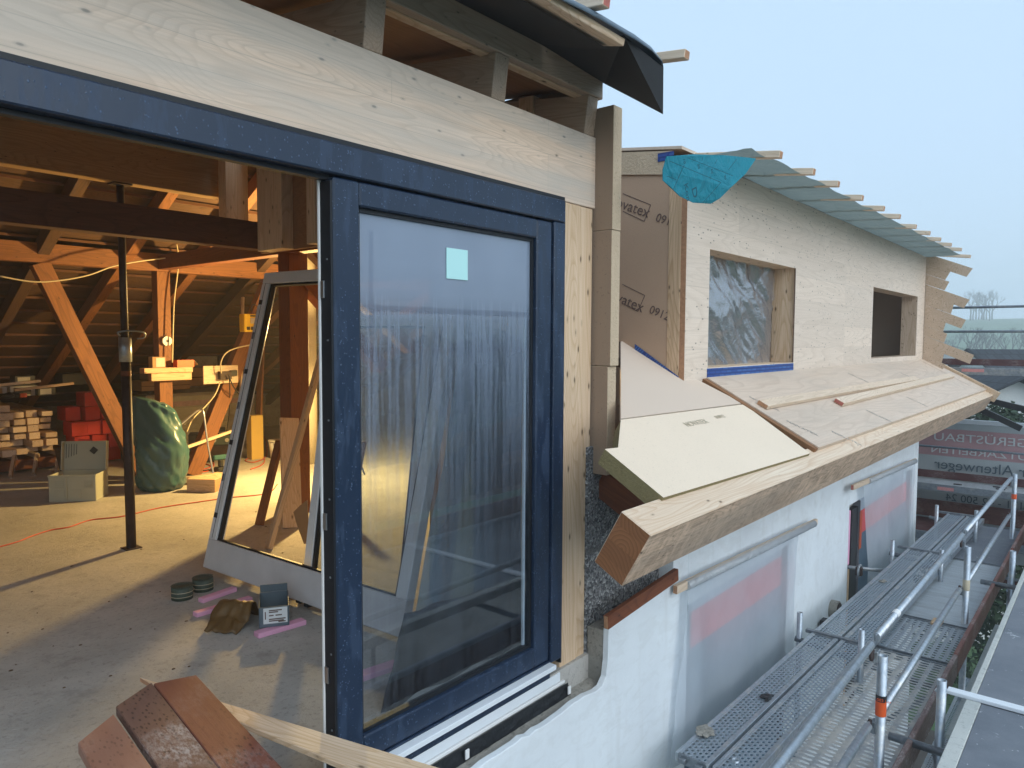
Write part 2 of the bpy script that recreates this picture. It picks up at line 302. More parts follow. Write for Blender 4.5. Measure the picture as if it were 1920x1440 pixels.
def panel():
    t = NT('grey_coated_platform_panel'); n = t.noise(t.co(rand=False), 2.2, 7, .7); c = t.mix(t.ramp(n, [(.35, 0), (.7, 1)]), (.12, .135, .16), (.19, .205, .23))
    s = t.ramp(t.noise(t.co((1, 1, 1), rand=False, loc=(2, 3, 4)), 26, 4, .65), [(.67, 0), (.71, 1)]); c = t.mix(t.math('MULTIPLY', s, .8), c, (.7, .72, .74))
    s2 = t.ramp(t.noise(t.co((1, 1, 1), rand=False, loc=(9, 3, 4)), 9, 6, .7), [(.64, 0), (.69, .8)]); c = t.mix(s2, c, (.5, .53, .56))
    t.bump(t.noise(t.co(), 120, 3), .15, .002); return t.fin(c, .5)
M['panel'] = panel()
M['paneledge'] = concrete('worn_panel_edge', (.38, .40, .38), (.52, .53, .50), .4, .2)
def redboard(name, a, b, dust=.3):
    t = NT(name); v = t.noise(t.co((1.2, 14, 14)), 1, 4, .6); c = t.mix(t.ramp(v, [(.3, 0), (.7, 1)]), a, b)
    vo = t.new('TexVoronoi'); t.t.links.new(t.co((28, 75, 75)), vo.inputs['Vector']); vo.inputs['Scale'].default_value = 1
    dd = t.math('MULTIPLY', t.ramp(vo.outputs['Distance'], [(.22, 1), (.34, 0)]), t.ramp(t.noise(t.co(loc=(5, 5, 5)), 4, 3), [(.42, 0), (.55, 1)]))
    c = t.mix(t.math('MULTIPLY', dd, .75), c, c3(a, .35))
    du = t.math('MULTIPLY', t.ramp(t.noise(t.co(), 3.2, 3), [(.48, 0), (.68, dust*2)]), t.ramp(t.noise(t.co((25, 60, 60)), 1.4, 5, .75), [(.42, 0), (.62, 1)]), clamp=True)
    c = t.mix(du, c, (.42, .37, .35)); t.bump(t.noise(t.co((6, 60, 60)), 1, 4), .3, .003); return t.fin(c, .6)
M['toe'] = redboard('red_brown_scaffold_board', (.17, .055, .035), (.22, .08, .05), .25)
M['toe2'] = redboard('pale_red_scaffold_board', (.30, .14, .09), (.36, .19, .125), .15)
M['toe3'] = redboard('dusty_brown_scaffold_board', (.15, .08, .06), (.2, .11, .08), .6)
M['toe4'] = redboard('dark_red_scaffold_board', (.15, .055, .04), (.21, .085, .06), .4)
M['toed'] = redboard('dark_toe_board', (.065, .02, .02), (.10, .032, .028), .2)
M['toegrey'] = redboard('weathered_toe_board', (.12, .07, .06), (.17, .10, .085), .5)
def tape():
    t = NT('blue_sealing_tape'); b = t.new('TexBrick'); sp = t.new('SeparateXYZ'); t.t.links.new(t.co((1, 1, 1), rand=False), sp.inputs[0]); cb = t.new('CombineXYZ')
    t.t.links.new(t.math('ADD', sp.outputs[0], t.math('MULTIPLY', sp.outputs[2], .8)), cb.inputs[0]); t.t.links.new(t.math('ADD', sp.outputs[2], sp.outputs[1]), cb.inputs[1]); t.t.links.new(cb.outputs[0], b.inputs['Vector'])
    b.inputs['Scale'].default_value = 1; b.inputs['Brick Width'].default_value = .09; b.inputs['Row Height'].default_value = .024; b.inputs['Mortar Size'].default_value = .006
    b.inputs['Color1'].default_value = (.018, .06, .27, 1); b.inputs['Color2'].default_value = (.06, .16, .42, 1); b.inputs['Mortar'].default_value = (.01, .035, .18, 1)
    return t.fin(b.outputs[0], .4)
M['tape'] = tape()
M['bag'] = flat('green_plastic_sack', (.04, .105, .115), .33, .12, 3, bump=.5, bs=11)
M['grayplastic'] = flat('grey_case_plastic', (.36, .37, .30), .5, .06, 5)
M['red'] = flat('red_carton', (.50, .02, .012), .6, .12, 10)
M['card'] = flat('brown_cardboard', (.36, .22, .11), .8, .12, 8)
M['whitecard'] = flat('printed_white_carton', (.48, .46, .42), .7, .1)
M['dark'] = flat('dark_plastic', (.015, .016, .018), .5, .2)
M['orange'] = flat('orange_plastic', (.70, .10, .02), .5, .1)
M['yellow'] = flat('yellow_plastic', (.75, .50, .02), .45, .08)
M['darksteel'] = flat('rusty_dark_steel', (.045, .028, .024), .6, .5, 14, metal=.3)
M['chrome'] = flat('bright_steel', (.55, .56, .58), .3, .1, metal=.9)
M['pink'] = flat('pink_foam', (.72, .36, .52), .8, .06)
M['nails'] = flat('greenish_nail_coil', (.055, .075, .055), .55, .4, 60, bump=.8, bs=150)
M['leather'] = flat('brown_leather', (.12, .065, .018), .6, .35, 7, bump=.3, bs=40)
M['cream'] = flat('cream_cable', (.55, .47, .32), .6, .05)
M['redcable'] = flat('red_cable', (.50, .07, .03), .5, .05)
M['paint'] = flat('white_letter_paint', (.62, .64, .64), .8, .04)
M['ink'] = flat('grey_ink', (.13, .085, .07), .9, .35, 60)
M['inkdk'] = flat('dark_letter_paint', (.09, .13, .16), .8, .05)
M['inkteal'] = flat('dark_teal_print', (.0, .06, .09), .8, .05)
M['bannerred'] = flat('red_banner_print', (.50, .30, .31), .8, .06)
M['banner'] = flat('grey_banner_cloth', (.46, .50, .51), .85, .06, 5)
M['greypanel'] = flat('grey_sheet_panel', (.13, .20, .26), .7, .1, 3)
M['redpanel'] = flat('red_stripe_panel', (.80, .12, .12), .6, .05)
M['palepanel'] = flat('pale_sheet_panel', (.45, .52, .58), .7, .08)
M['brick'] = flat('grey_reveal', (.22, .22, .24), .9, .2, 20)
def tiles(name, a=(.035, .04, .05)):
    t = NT(name); b = t.new('TexBrick'); t.t.links.new(t.co(rand=False), b.inputs['Vector']); b.inputs['Scale'].default_value = 1
    b.inputs['Brick Width'].default_value = .35; b.inputs['Row Height'].default_value = .36; b.inputs['Mortar Size'].default_value = .02
    b.inputs['Color1'].default_value = a+(1,); b.inputs['Color2'].default_value = c3(a, 1.6)+(1,); b.inputs['Mortar'].default_value = c3(a, .3)+(1,)
    t.bump(b.outputs['Fac'], -.6, .05); return t.fin(b.outputs[0], .5)
M['tiles'] = tiles('dark_roof_tiles')
M['render'] = flat('house_render', (.66, .68, .68), .9, .05, 2)
M['field'] = flat('green_field', (.07, .13, .055), .95, .25, .06)
M['bark'] = flat('bark', (.05, .045, .04), .95, .2)
M['leafd'] = flat('dark_hedge_leaves', (.025, .05, .022), .9, .4, 3)
M['twig'] = flat('bare_twigs', (.05, .045, .042), .95, .2)
M['mud'] = flat('muddy_yard', (.06, .052, .045), .95, .3, 2, bump=.5, bs=8)

# ------------------------------------------------------------------ object helpers
def wm(o):
    return (wm(o.parent) @ o.matrix_basis) if o.parent else o.matrix_basis.copy()
def tag(o, label=None, cat=None, group=None, kind=None):
    for k, v in (('label', label), ('category', cat), ('group', group), ('kind', kind)):
        if v: o[k] = v
    return o
def thing(name, loc, label, cat, group=None, rz=0):
    o = bpy.data.objects.new(name, None); C.objects.link(o); o.location = loc; o.rotation_euler = (0, 0, rz)
    o.empty_display_size = .1; return tag(o, label, cat, group)
def link(name, bm, mats, parent=None, world=None, smooth=False):
    me = bpy.data.meshes.new(name); bm.to_mesh(me); bm.free()
    for q in (mats if isinstance(mats, (list, tuple)) else [mats]): me.materials.append(q)
    if smooth:
        for p in me.polygons: p.use_smooth = True
    o = bpy.data.objects.new(name, me); C.objects.link(o); W = world or Matrix.Identity(4)
    if parent: o.parent = parent; o.matrix_basis = wm(parent).inverted() @ W
    else: o.matrix_basis = W
    return o
def bxm(bm, lo, hi, bev=.002, endmat=0, rot=None):
    g = bmesh.ops.create_cube(bm, size=1); vs = g['verts']
    lo, hi = Vector(lo), Vector(hi); c = (lo+hi)/2; s = hi-lo
    for v in vs: v.co = Vector((v.co.x*s.x, v.co.y*s.y, v.co.z*s.z))+c
    if rot: bmesh.ops.transform(bm, matrix=rot, verts=vs)
    fs = {f for v in vs for f in v.link_faces}
    if endmat:
        for f in fs:
            if abs((f.verts[0].co.x+f.verts[1].co.x+f.verts[2].co.x+f.verts[3].co.x)/4-c.x) > abs(s.x)*.49: f.material_index = endmat
    if bev:
        es = list({e for f in fs for e in f.edges}); bmesh.ops.bevel(bm, geom=es, offset=min(bev, .25*min(abs(x) for x in s)), segments=1, affect='EDGES')
def beam(name, p0, p1, wd, ht, mat, parent=None, up=(0, 0, 1), end=None, bev=.003, side=None):
    """bar from p0 to p1 (axis through the section's centre); wd across, ht along 'up'"""
    p0, p1 = Vector(p0), Vector(p1); x = (p1-p0); L = x.length; x.normalize(); u = Vector(up); y = u.cross(x)
    if y.length < 1e-4: y = Vector((0, 1, 0)).cross(x)
    y.normalize(); z = x.cross(y); W = Matrix((x, y, z)).transposed().to_4x4(); W.translation = p0
    bm = bmesh.new(); bxm(bm, (0, -wd/2, -ht/2), (L, wd/2, ht/2), bev, 1 if end else 0)
    if side:                                                      # another face finish on the weathered side (local -y / -z faces)
        for f in bm.faces:
            if f.normal.y < -.7 or f.normal.z < -.7: f.material_index = 2
        for f in bm.faces:
            if abs(f.normal.x) > .9: f.material_index = 1
    return link(name, bm, [mat]+([end] if end else [])+([side] if side else []), parent, W)
def box(name, lo, hi, mat, parent=None, bev=.003, end=None):
    lo, hi = Vector(lo), Vector(hi); s = hi-lo; i = max(range(3), key=lambda k: s[k]); c = (lo+hi)/2
    a = c.copy(); b = c.copy(); a[i] = lo[i]; b[i] = hi[i]
    if i == 0: return beam(name, a, b, s.y, s.z, mat, parent, (0, 0, 1), end, bev)
    if i == 1: return beam(name, a, b, s.x, s.z, mat, parent, (0, 0, 1), end, bev)
    return beam(name, a, b, s.x, s.y, mat, parent, (0, 1, 0), end, bev)
def mesh(name, verts, faces, mat, parent=None, org=None, smooth=False, thick=0):
    bm = bmesh.new(); o = Vector(org) if org is not None else Vector(verts[0])
    vs = [bm.verts.new(Vector(v)-o) for v in verts]
    for f in faces: bm.faces.new([vs[i] for i in f])
    bm.normal_update()
    if thick: bmesh.ops.solidify(bm, geom=bm.faces[:], thickness=thick)
    bmesh.ops.recalc_face_normals(bm, faces=bm.faces[:])
    return link(name, bm, mat, parent, Matrix.Translation(o), smooth)
def prism(name, pts, vec, mat, parent=None, bev=0):
    pts = [Vector(p) for p in pts]; vec = Vector(vec); n = len(pts); o = pts[0]; bm = bmesh.new()
    a = [bm.verts.new(p-o) for p in pts]; b = [bm.verts.new(p-o+vec) for p in pts]
    bm.faces.new(a); bm.faces.new(b[::-1])
    for i in range(n): bm.faces.new((a[i], b[i], b[(i+1) % n], a[(i+1) % n]))
    bmesh.ops.recalc_face_normals(bm, faces=bm.faces[:])
    if bev: bmesh.ops.bevel(bm, geom=bm.edges[:], offset=bev, segments=1, affect='EDGES')
    return link(name, bm, mat, parent, Matrix.Translation(o))
def tubem(bm, pts, r, seg=12, cap=True, hollow=False):
    pts = [Vector(p) for p in pts]; rings = []
    for i, p in enumerate(pts):
        d = (pts[min(i+1, len(pts)-1)]-pts[max(i-1, 0)]).normalized(); a = d.orthogonal().normalized() if i == 0 else (rings_a - d*rings_a.dot(d)).normalized()
        rings_a = a; b = d.cross(a); rr = r[i] if isinstance(r, (list, tuple)) else r
        rings.append([bm.verts.new(p+(a*math.cos(2*math.pi*k/seg)+b*math.sin(2*math.pi*k/seg))*rr) for k in range(seg)])
    for i in range(len(rings)-1):
        for k in range(seg): bm.faces.new((rings[i][k], rings[i][(k+1) % seg], rings[i+1][(k+1) % seg], rings[i+1][k])).smooth = True
    if cap: bm.faces.new(rings[0][::-1]); bm.faces.new(rings[-1])
def tube(name, pts, r, mat, parent=None, seg=12, cap=True):
    o = Vector(pts[0]); bm = bmesh.new(); tubem(bm, [Vector(p)-o for p in pts], r, seg, cap)
    bmesh.ops.recalc_face_normals(bm, faces=bm.faces[:]); return link(name, bm, mat, parent, Matrix.Translation(o))
def smoothpath(pts, n=8):
    P = [Vector(p) for p in pts]; out = []
    for i in range(len(P)-1):
        a, b, c, d = P[max(i-1, 0)], P[i], P[i+1], P[min(i+2, len(P)-1)]
        for k in range(n):
            t = k/n; out.append(.5*((2*b)+(c-a)*t+(2*a-5*b+4*c-d)*t*t+(3*b-a-3*c+d)*t**3))
    return out+[P[-1]]
def sheet(name, p00, p10, p11, p01, nu, nv, fn, mat, parent=None, thick=0):
    """grid between four corners, pushed along its normal by fn(u,v)"""
    a, b, c, d = map(Vector, (p00, p10, p11, p01)); nrm = (b-a).cross(d-a).normalized(); vs = []; fs = []
    for j in range(nv+1):
        for i in range(nu+1):
            u, v = i/nu, j/nv; p = (a*(1-u)+b*u)*(1-v)+(d*(1-u)+c*u)*v; vs.append(p+nrm*fn(u, v))
    for j in range(nv):
        for i in range(nu): k = j*(nu+1)+i; fs.append((k, k+1, k+nu+2, k+nu+1))
    return mesh(name, vs, fs, mat, parent, smooth=True, thick=thick)
def text(name, s, loc, xdir, ydir, size, mat, parent=None, align='LEFT', depth=.0012, bold=0., sx=1.):
    cu = bpy.data.curves.new(name, 'FONT'); cu.body = s; cu.size = size; cu.extrude = depth; cu.align_x = align; cu.offset = bold
    tmp = bpy.data.objects.new('tmp', cu); C.objects.link(tmp); bpy.context.view_layer.update()
    me = bpy.data.meshes.new_from_object(tmp.evaluated_get(bpy.context.evaluated_depsgraph_get()))
    bpy.data.objects.remove(tmp); bpy.data.curves.remove(cu); me.materials.clear(); me.materials.append(mat)
    x = Vector(xdir).normalized(); y = Vector(ydir); y = (y-x*y.dot(x)).normalized(); z = x.cross(y)
    W = Matrix((x*sx, y, z)).transposed().to_4x4(); W.translation = Vector(loc); o = bpy.data.objects.new(name, me); C.objects.link(o)
    if parent: o.parent = parent; o.matrix_basis = wm(parent).inverted() @ W
    else: o.matrix_basis = W
    return o
def nz(x, y=0, z=0): return noise.noise(Vector((x, y, z)))
def copytree(o, parent=None):
    c = o.copy(); C.objects.link(c); c.parent = parent
    for ch in [q for q in bpy.data.objects if q.parent == o]: copytree(ch, c)
    return c

HAZE = 0.003
TS = math.tan(R(28.5))
def roofz(y): return 1.405+TS*y

# ================================================================== THE SETTING
def struct(name, o): o['kind'] = 'structure'; return o
gb = []
def gh(x, y):
    d = math.hypot(x, y); h = -6.0
    if d > 60: h += (min(d, 360)-60)*.060*max(0, min(1, (x+40)/120)) + nz(x*.008, y*.008)*2.5*min(1, (d-60)/100)
    return h
rs = [0, 8, 16, 30, 45, 60, 80, 105, 135, 170, 210, 260, 320, 400, 520, 700, 1000]; na = 72; gv = [(0, 0, -6)]; gf = []
for r_ in rs[1:]:
    for k in range(na):
        a = 2*math.pi*k/na; x, y = r_*math.cos(a), r_*math.sin(a); gv.append((x, y, gh(x, y)))
for k in range(na): gf.append((0, 1+k, 1+(k+1) % na))
for i in range(len(rs)-2):
    for k in range(na): a = 1+i*na; gf.append((a+k, a+na+k, a+na+(k+1) % na, a+(k+1) % na))
struct('g', mesh('ground', gv, gf, M['field'], org=(0, 0, 0), smooth=True))
struct('f', box('attic_floor', (-3, .0, -.3), (10.8, 10.6, 0), M['floor']))
struct('s', box('street', (-30, -14, -5.99), (60, -7, -5.96), M['conc'])); struct('y', box('yard', (-12, -6.9, -5.99), (16, 14, -5.97), M['mud']))

# ================================================================== THE HOUSE (walls, roof, roof timbers as parts)
house = thing('house', (0, 0, -6), 'white stuccoed house under conversion with open timber attic and steep raw roof', 'house')
WY = -.08
def wallbox(x0, x1, z0, z1, nm='facade_wall', y0=WY, y1=.28, mat='stucco'): return box(nm, (x0, y0, z0), (x1, y1, z1), M[mat], house, bev=.004)
# facade: openings A (4.15..5.95, z -1.9..0) and B (7.75..10.6, z -2.1...02)
wallbox(3.95, 4.15, -6, .62); wallbox(4.15, 5.95, .0, .62); wallbox(4.15, 5.95, -6, -2.0); wallbox(5.95, 7.68, -6, .62)
wallbox(7.68, 10.55, .02, .62); wallbox(7.68, 10.55, -6, -2.1); wallbox(10.55, 10.86, -6, .62)
# near thicker part of the wall with a hacked, uneven top edge
top = [(-3, -.15), (1.2, -.14)]
x = 1.3
while x < 3.1: top.append((x, -.115+.02*nz(x*4)+.012*nz(x*17))); x += .05
top += [(3.14, -.08), (3.155, .0), (3.16, .165), (3.95, .235)]
prism('facade_wall', [(a, -.125, z) for a, z in top]+[(3.95, -.125, -6), (-3, -.125, -6)], (0, .035, 0), M['stucco'], house, .003)
box('block_wall', (-3, -.088, -6), (3.16, .28, -.19), M['conc'], house); box('block_wall', (3.16, -.088, -6), (3.945, .01, .15), M['conc'], house)
# rough concrete ledge under the door
lx = [i*.06+.6 for i in range(0, 44)]
vs = []; fs = []
for i, x in enumerate(lx):
    vs += [(x, .06, -.128+.006*nz(x*9)), (x, -.04+.012*nz(x*6, 2), -.13+.012*nz(x*11, 3)), (x, -.092+.006*nz(x*13, 5), -.150+.014*nz(x*8, 7)), (x, -.089, -.22)]
for i in range(len(lx)-1):
    for k in range(3): fs.append((i*4+k, i*4+k+1, i*4+k+5, i*4+k+4))
mesh('ledge', vs, fs, M['conc'], house)
box('block_wall', (3.15, .015, -.4), (4.6, .27, 1.1), M['block'], house)
box('gable_wall', (10.62, .3, -6), (10.86, 10.3, 1.2), M['block'], house)
prism('gable_wall', [(10.62, .3, 1.2), (10.62, 4.39, 3.7), (10.62, 10.3, .6)], (.24, 0, 0), M['conc'], house)
prism('gable_wall', [(-3.2, .3, -6), (-3.2, 0, 1.3), (-3.2, 4.39, 3.7), (-3.2, 10.3, .6), (-3.2, 10.3, -6)], (.2, 0, 0), M['conc'], house)
box('rear_wall', (-3, 10.3, -6), (10.8, 10.5, .62), M['conc'], house)
# back roof slope: boards above rafters
def bz(y): return 3.79-TS*(y-4.39)
prism('roof_slope', [(-3.3, 4.39, 3.82), (-3.3, 11.0, bz(11.0)+.03), (11.5, 11.0, bz(11.0)+.03), (11.5, 4.39, 3.82)], (0, .03, .06), M['oldboard'], house)
for k in range(24):                                                   # board courses seen from below
    y = 4.6+k*.26; box('roof_board', (-3.1, y, bz(y)-.004-.022), (10.6, y+.015, bz(y)), M['dimwood'], house, bev=0)
for i in range(16):
    x = -2.2+i*.82; beam('rafter', (x, 4.3, bz(4.3)-.10), (x, 10.5, bz(10.5)-.10), .11, .15, M['old'] if i % 3 else M['oldboard'], house, up=(0, 0, 1))
# front slope over the part right of the near dormer (seen from outside between the dormers, dark from inside)
prism('roof_slope', [(3.30, .32, roofz(.32)-.09), (3.30, 4.39, roofz(4.39)-.09), (4.22, 4.39, roofz(4.39)-.09), (4.22, .32, roofz(.32)-.09)], (0, -.03, .06), M['oldboard'], house)
prism('roof_slope', [(4.22, 3.3, roofz(3.3)-.09), (4.22, 4.39, roofz(4.39)-.09), (11.5, 4.39, roofz(4.39)-.09), (11.5, 3.3, roofz(3.3)-.09)], (0, -.03, .06), M['oldboard'], house)
beam('purlin', (-2.9, 6.5, 2.52), (10.6, 6.5, 2.52), .16, .20, M['old'], house)
beam('post', (3.94, 6.5, 0), (3.94, 6.5, 2.42), .15, .14, M['old'], house, up=(0, 1, 0))
beam('brace', (2.70, 6.5, 2.42), (3.72, 6.5, .0), .12, .17, M['old'], house, up=(1, 0, .4))
beam('brace', (5.36, 6.5, 2.42), (4.25, 6.5, .0), .12, .18, M['old'], house, up=(1, 0, .4))
beam('cross_beam', (3.94, 6.42, 2.52), (3.94, 2.9, 2.52), .13, .16, M['oldred'], house)
beam('tie_beam', (-2.9, 3.3, 2.475), (3.35, 3.3, 2.475), .14, .215, M['dimwood'], house)
beam('post', (3.98, 3.9, 0), (3.98, 3.9, 2.9), .20, .18, M['oldred'], house, up=(0, 1, 0))
beam('brace', (4.02, 3.86, 2.25), (5.0, 3.86, 1.35), .13, .15, M['oldred'], house, up=(0, 1, 0))
beam('brace', (4.06, 3.96, 2.65), (5.5, 3.96, 1.55), .13, .13, M['dimwood'], house, up=(0, 1, 0))
tube('flue_column', [(5.66, 6.2, 0), (5.66, 6.2, 3.0)], .16, M['column'], house, 20)
box('stone_infill', (5.0, 8.9, 0), (5.9, 9.1, 1.6), M['conc'], house)
box('inner_wall', (3.20, .10, 0.0), (3.24, 1.25, 3.0), M['fibdark'], house); box('inner_wall', (3.20, 1.25, 2.1), (3.24, 1.9, 3.0), M['fibdark'], house)     # dormer cheek seen from inside
box('inner_wall', (3.22, 1.9, 2.33), (3.25, 3.2, 3.3), M['soff'], house)
for y, a in ((.35, 0), (.95, 0), (1.55, 2.1), (2.30, 2.33)): box('stud', (3.10, y, a), (3.20, y+.1, 2.95), M['bpine'], house)
box('stud', (3.12, 2.74, 2.33), (3.22, 3.06, 3.05), M['bpine'], house)
box('stud', (3.13, 3.04, 2.33), (3.20, 3.09, 3.08), M['pine'], house)
box('stud', (3.17, 3.62, 2.55), (3.37, 3.74, 3.2), M['bpine'], house)

# ---- lower roof between and below the dormers
lr = thing('lower_roof', (6, -.4, 1.2), 'sloping strip of pale roof boards below the far dormer down to the eave beam', 'roof')
def rp(x, y, off=0): return (x, y - off*math.sin(R(28.5)), roofz(y)+off*math.cos(R(28.5)))
def rslab(name, x0, x1, y0, y1, o0, o1, mat, slant=0, parent=lr):
    vs = [rp(x0, y0, o0), rp(x1, y0, o0), rp(x1, y1, o0), rp(x0, y1, o0)]; n = Vector((0, -math.sin(R(28.5)), math.cos(R(28.5))))*(o1-o0)
    x = Vector((1, 0, 0)); ys = Vector((0, -math.cos(R(28.5)), -math.sin(R(28.5)))); W = Matrix((x, -ys, x.cross(-ys))).transposed().to_4x4(); W.translation = rp(x0, y1, o0)
    L = x1-x0; H = (y1-y0)/math.cos(R(28.5))
    bm = bmesh.new(); bxm(bm, (0, -H, 0), (L, 0, o1-o0), .003); return link(name, bm, mat, parent, W)
def rpx(px, py, z0=1.405):
    d = ray(px, py); return CAM+d*((z0-(CAM.z-TS*CAM.y))/(d.z-TS*d.y))
RN = Vector((0, -math.sin(R(28.5)), math.cos(R(28.5))))
prism('roof_board', [rpx(*q) for q in ((1164, 640), (1164, 785), (1393, 756), (1316, 716), (1262, 690), (1250, 640))], -RN*.012, M['fibpink'], lr)
nbp = [rpx(*q) for q in ((1134, 842), (1159, 839), (1164, 787), (1395, 758), (1519, 850), (1244, 933))]
nb = prism('insulation_board', nbp, -RN*.075, M['fibyel'], lr)
nb.data.materials.append(M['fibol'])
for p in nb.data.polygons:
    if p.normal.dot(RN) < .8: p.material_index = 1
rslab('edge_strip', 4.462, 4.515, -.725, .0, -.03, .006, M['stripw'])
for x0, x1, yy in ((4.52, 11.0, 0),):
    rslab('roof_board', x0, x1, -.725, .0, -.03, .013, M['ply'])
rslab('edge_strip', 11.0, 11.03, -.60, -.05, -.03, .012, M['stripw'])
rslab('roof_board', 11.035, 11.55, -.725, -.0, -.03, .010, M['ply'])
rslab('verge_board', 11.56, 11.64, -.86, .0, -.10, .045, M['bpine'])
for p in ((1190, 655, 1262, 700),): pass
# printed marks on the near board and faint ones on the far boards
def rtext(s, px, py, size, rot=0, mat='ink', off=.0015, sx=1):
    n = Vector((0, -math.sin(R(28.5)), math.cos(R(28.5)))); d = ray(px, py); t = (1.405+off*1.1-(CAM.z-TS*CAM.y))/(d.z-TS*d.y); P = CAM+d*t
    ex = Vector((1, 0, 0)); ey = Vector((0, math.cos(R(28.5)), math.sin(R(28.5))))
    X = ex*math.cos(rot)+ey*math.sin(rot); Y = -ex*math.sin(rot)+ey*math.cos(rot)
    return text('printed_mark', s, P+n*.0, X, Y, size, M[mat], lr, depth=.0004, sx=sx)
M['faint'] = flat('faint_print', (.44, .38, .27), .9, .15, 90)
M['faint2'] = flat('faint_grey_print', (.34, .31, .28), .9, .2, 50)
rtext('NOVATEX', 1290, 800, .055, 0, 'faint', .002); rtext('018912', 1345, 785, .04, 0, 'faint', .002)
for q in ((1405, 745), (1475, 790), (1560, 810), (1625, 770), (1700, 745), (1590, 700), (1690, 700)):
    rtext('NOVATEX', q[0], q[1], .045, R(-62), 'faint2', .0155)
# blue tape at the foot of the cheek
# battens lying on the lower roof
def batten_on_roof(p0, p1, w, h, lab, y0, y1, x0, x1):
    a = Vector(rp(x0, y0, .016+h/2)); b = Vector(rp(x1, y1, .016+h/2))
    return tag(beam('batten', a, b, w, h, M['pine2'], None, (0, -math.sin(R(28.5)), math.cos(R(28.5))), M['endr'] if h > .031 else M['endp']), lab, 'batten', 'battens lying on the lower roof')
batten_on_roof(0, 0, .075, .030, 'long pale batten reaching nearest to the camera on the pale roof boards', -.335, -.345, 4.6, 9.1)
batten_on_roof(0, 0, .075, .034, 'upper pale batten overlapping the longer one on the roof boards, ending at the far verge', -.445, -.40, 5.85, 10.9)

# ---- eave beam
ux = Vector((1, 0, 0)); up = Vector((0, -math.sin(R(29)), math.cos(R(29)))); dn = Vector((0, -math.cos(R(29)), -math.sin(R(29))))
it = Vector((2.35, -.679, 1.017)); cen = it + dn*.073 - up*.125
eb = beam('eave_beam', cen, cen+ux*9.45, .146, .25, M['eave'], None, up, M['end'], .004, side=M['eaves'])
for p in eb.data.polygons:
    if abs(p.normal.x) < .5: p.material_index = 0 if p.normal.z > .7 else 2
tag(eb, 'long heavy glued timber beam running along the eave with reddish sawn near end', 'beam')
# rafter tips and red old rafter under the near roof board
rr = beam('rafter_tail', (3.32, .02, .90), (3.32, -.27, .742), .11, .15, M['old'], None); tag(rr, 'old red-brown rafter end sticking out below the olive board edge', 'rafter')
rr.data.materials[0] = M['oldred']
for y, l in ((-.50, 'short packing block under the board corner just behind the eave beam'),):
    tag(beam('packing_block', (3.12, y, roofz(y)-.15), (3.5, y, roofz(y)-.15), .09, .05, M['bpine'], None, up, M['endp']), l, 'block')
lt = beam('nailed_lath', on(1136, 1178, 'y', -.145)+Vector((0, 0, .03)), on(1268, 1086, 'y', -.145)+Vector((0, 0, .03)), .03, .072, M['oldred'], None, (0, 0, 1), M['endp'])
tag(lt, 'rough brown lath nailed along the top of the near white wall', 'lath')

# ================================================================== NEAR DORMER
nd = thing('near_dormer', (1.6, .02, 2.3), 'large open dormer front with pale laminated header above the blue door frame', 'dormer')
box('header_beam', (-2.4, .02, 2.333), (3.205, .13, 2.693), M['header'], nd, bev=.003)
box('stud', (2.93, .02, -.11), (3.075, .13, 2.330), M['bpine'], nd); box('stud', (3.078, .025, -.10), (3.19, .13, 2.330), M['bpine'], nd)
for x in (-.63, .07, .33, 1.02, 1.716, 2.41, 3.115):
    beam('rafter', (x+.045, .02, 2.792), (x+.045, 3.84, 2.792+.13*3.82), .09, .19, M['grey'], nd)
box('fascia_board', (-2.4, .0, 2.888), (3.235, .045, 3.008), M['grey'], nd)
box('fascia_board', (-2.4, .05, 2.885), (3.205, .1, 2.935), M['bpine'], nd)
prism('roof_deck', [(-2.4, .05, 2.94), (3.23, .05, 2.94), (3.23, 4.0, 2.94+.13*3.95), (-2.4, 4.0, 2.94+.13*3.95)], (0, 0, .03), M['soff'], nd)
prism('roof_deck', [(-2.4, .05, 3.0), (3.25, .05, 3.0), (3.25, 4.4, 3.0+.13*4.35), (-2.4, 4.4, 3.0+.13*4.35)], (0, 0, .03), M['membrane'], nd)
# black membrane sagging past the wall, pale edge board, and free hanging flap
def sag(u, v): return (.006*math.sin(u*31+v*2)+.006*nz(u*9, v*3))*math.sin(v*math.pi)
sheet('roof_membrane', (-2.4, .02, 3.012), (2.72, .02, 3.012), (2.72, -.36, 2.90), (-2.4, -.36, 2.90), 60, 6, sag, M['membrane'], nd)
mA = Vector((2.735, -.425, 2.945)); mB = Vector(on(1243, 127, 'y', -.44)); mC = Vector(on(1243, 213, 'y', -.42)); mD = Vector(on(1188, 184, 'y', -.22)); mE = Vector((3.25, .0, 2.975)); mF = Vector((2.72, .02, 3.012)); mG = (mB+mC)/2+Vector((-.02, .02, 0))
mesh('membrane_flap', [mA, mB, mG, mC, mD, mE, mF], [(0, 1, 3), (0, 3, 4), (0, 4, 5), (0, 5, 6)], M['membrane'], nd, thick=.003)
beam('edge_board', (-2.4, -.375, 2.925), (2.73, -.375, 2.925), .12, .03, M['bpine'], nd, (0, -.25, 1), M['endp'])
vs = []; fs = []; N = 46                                       # membrane folded over the edge board, wavy
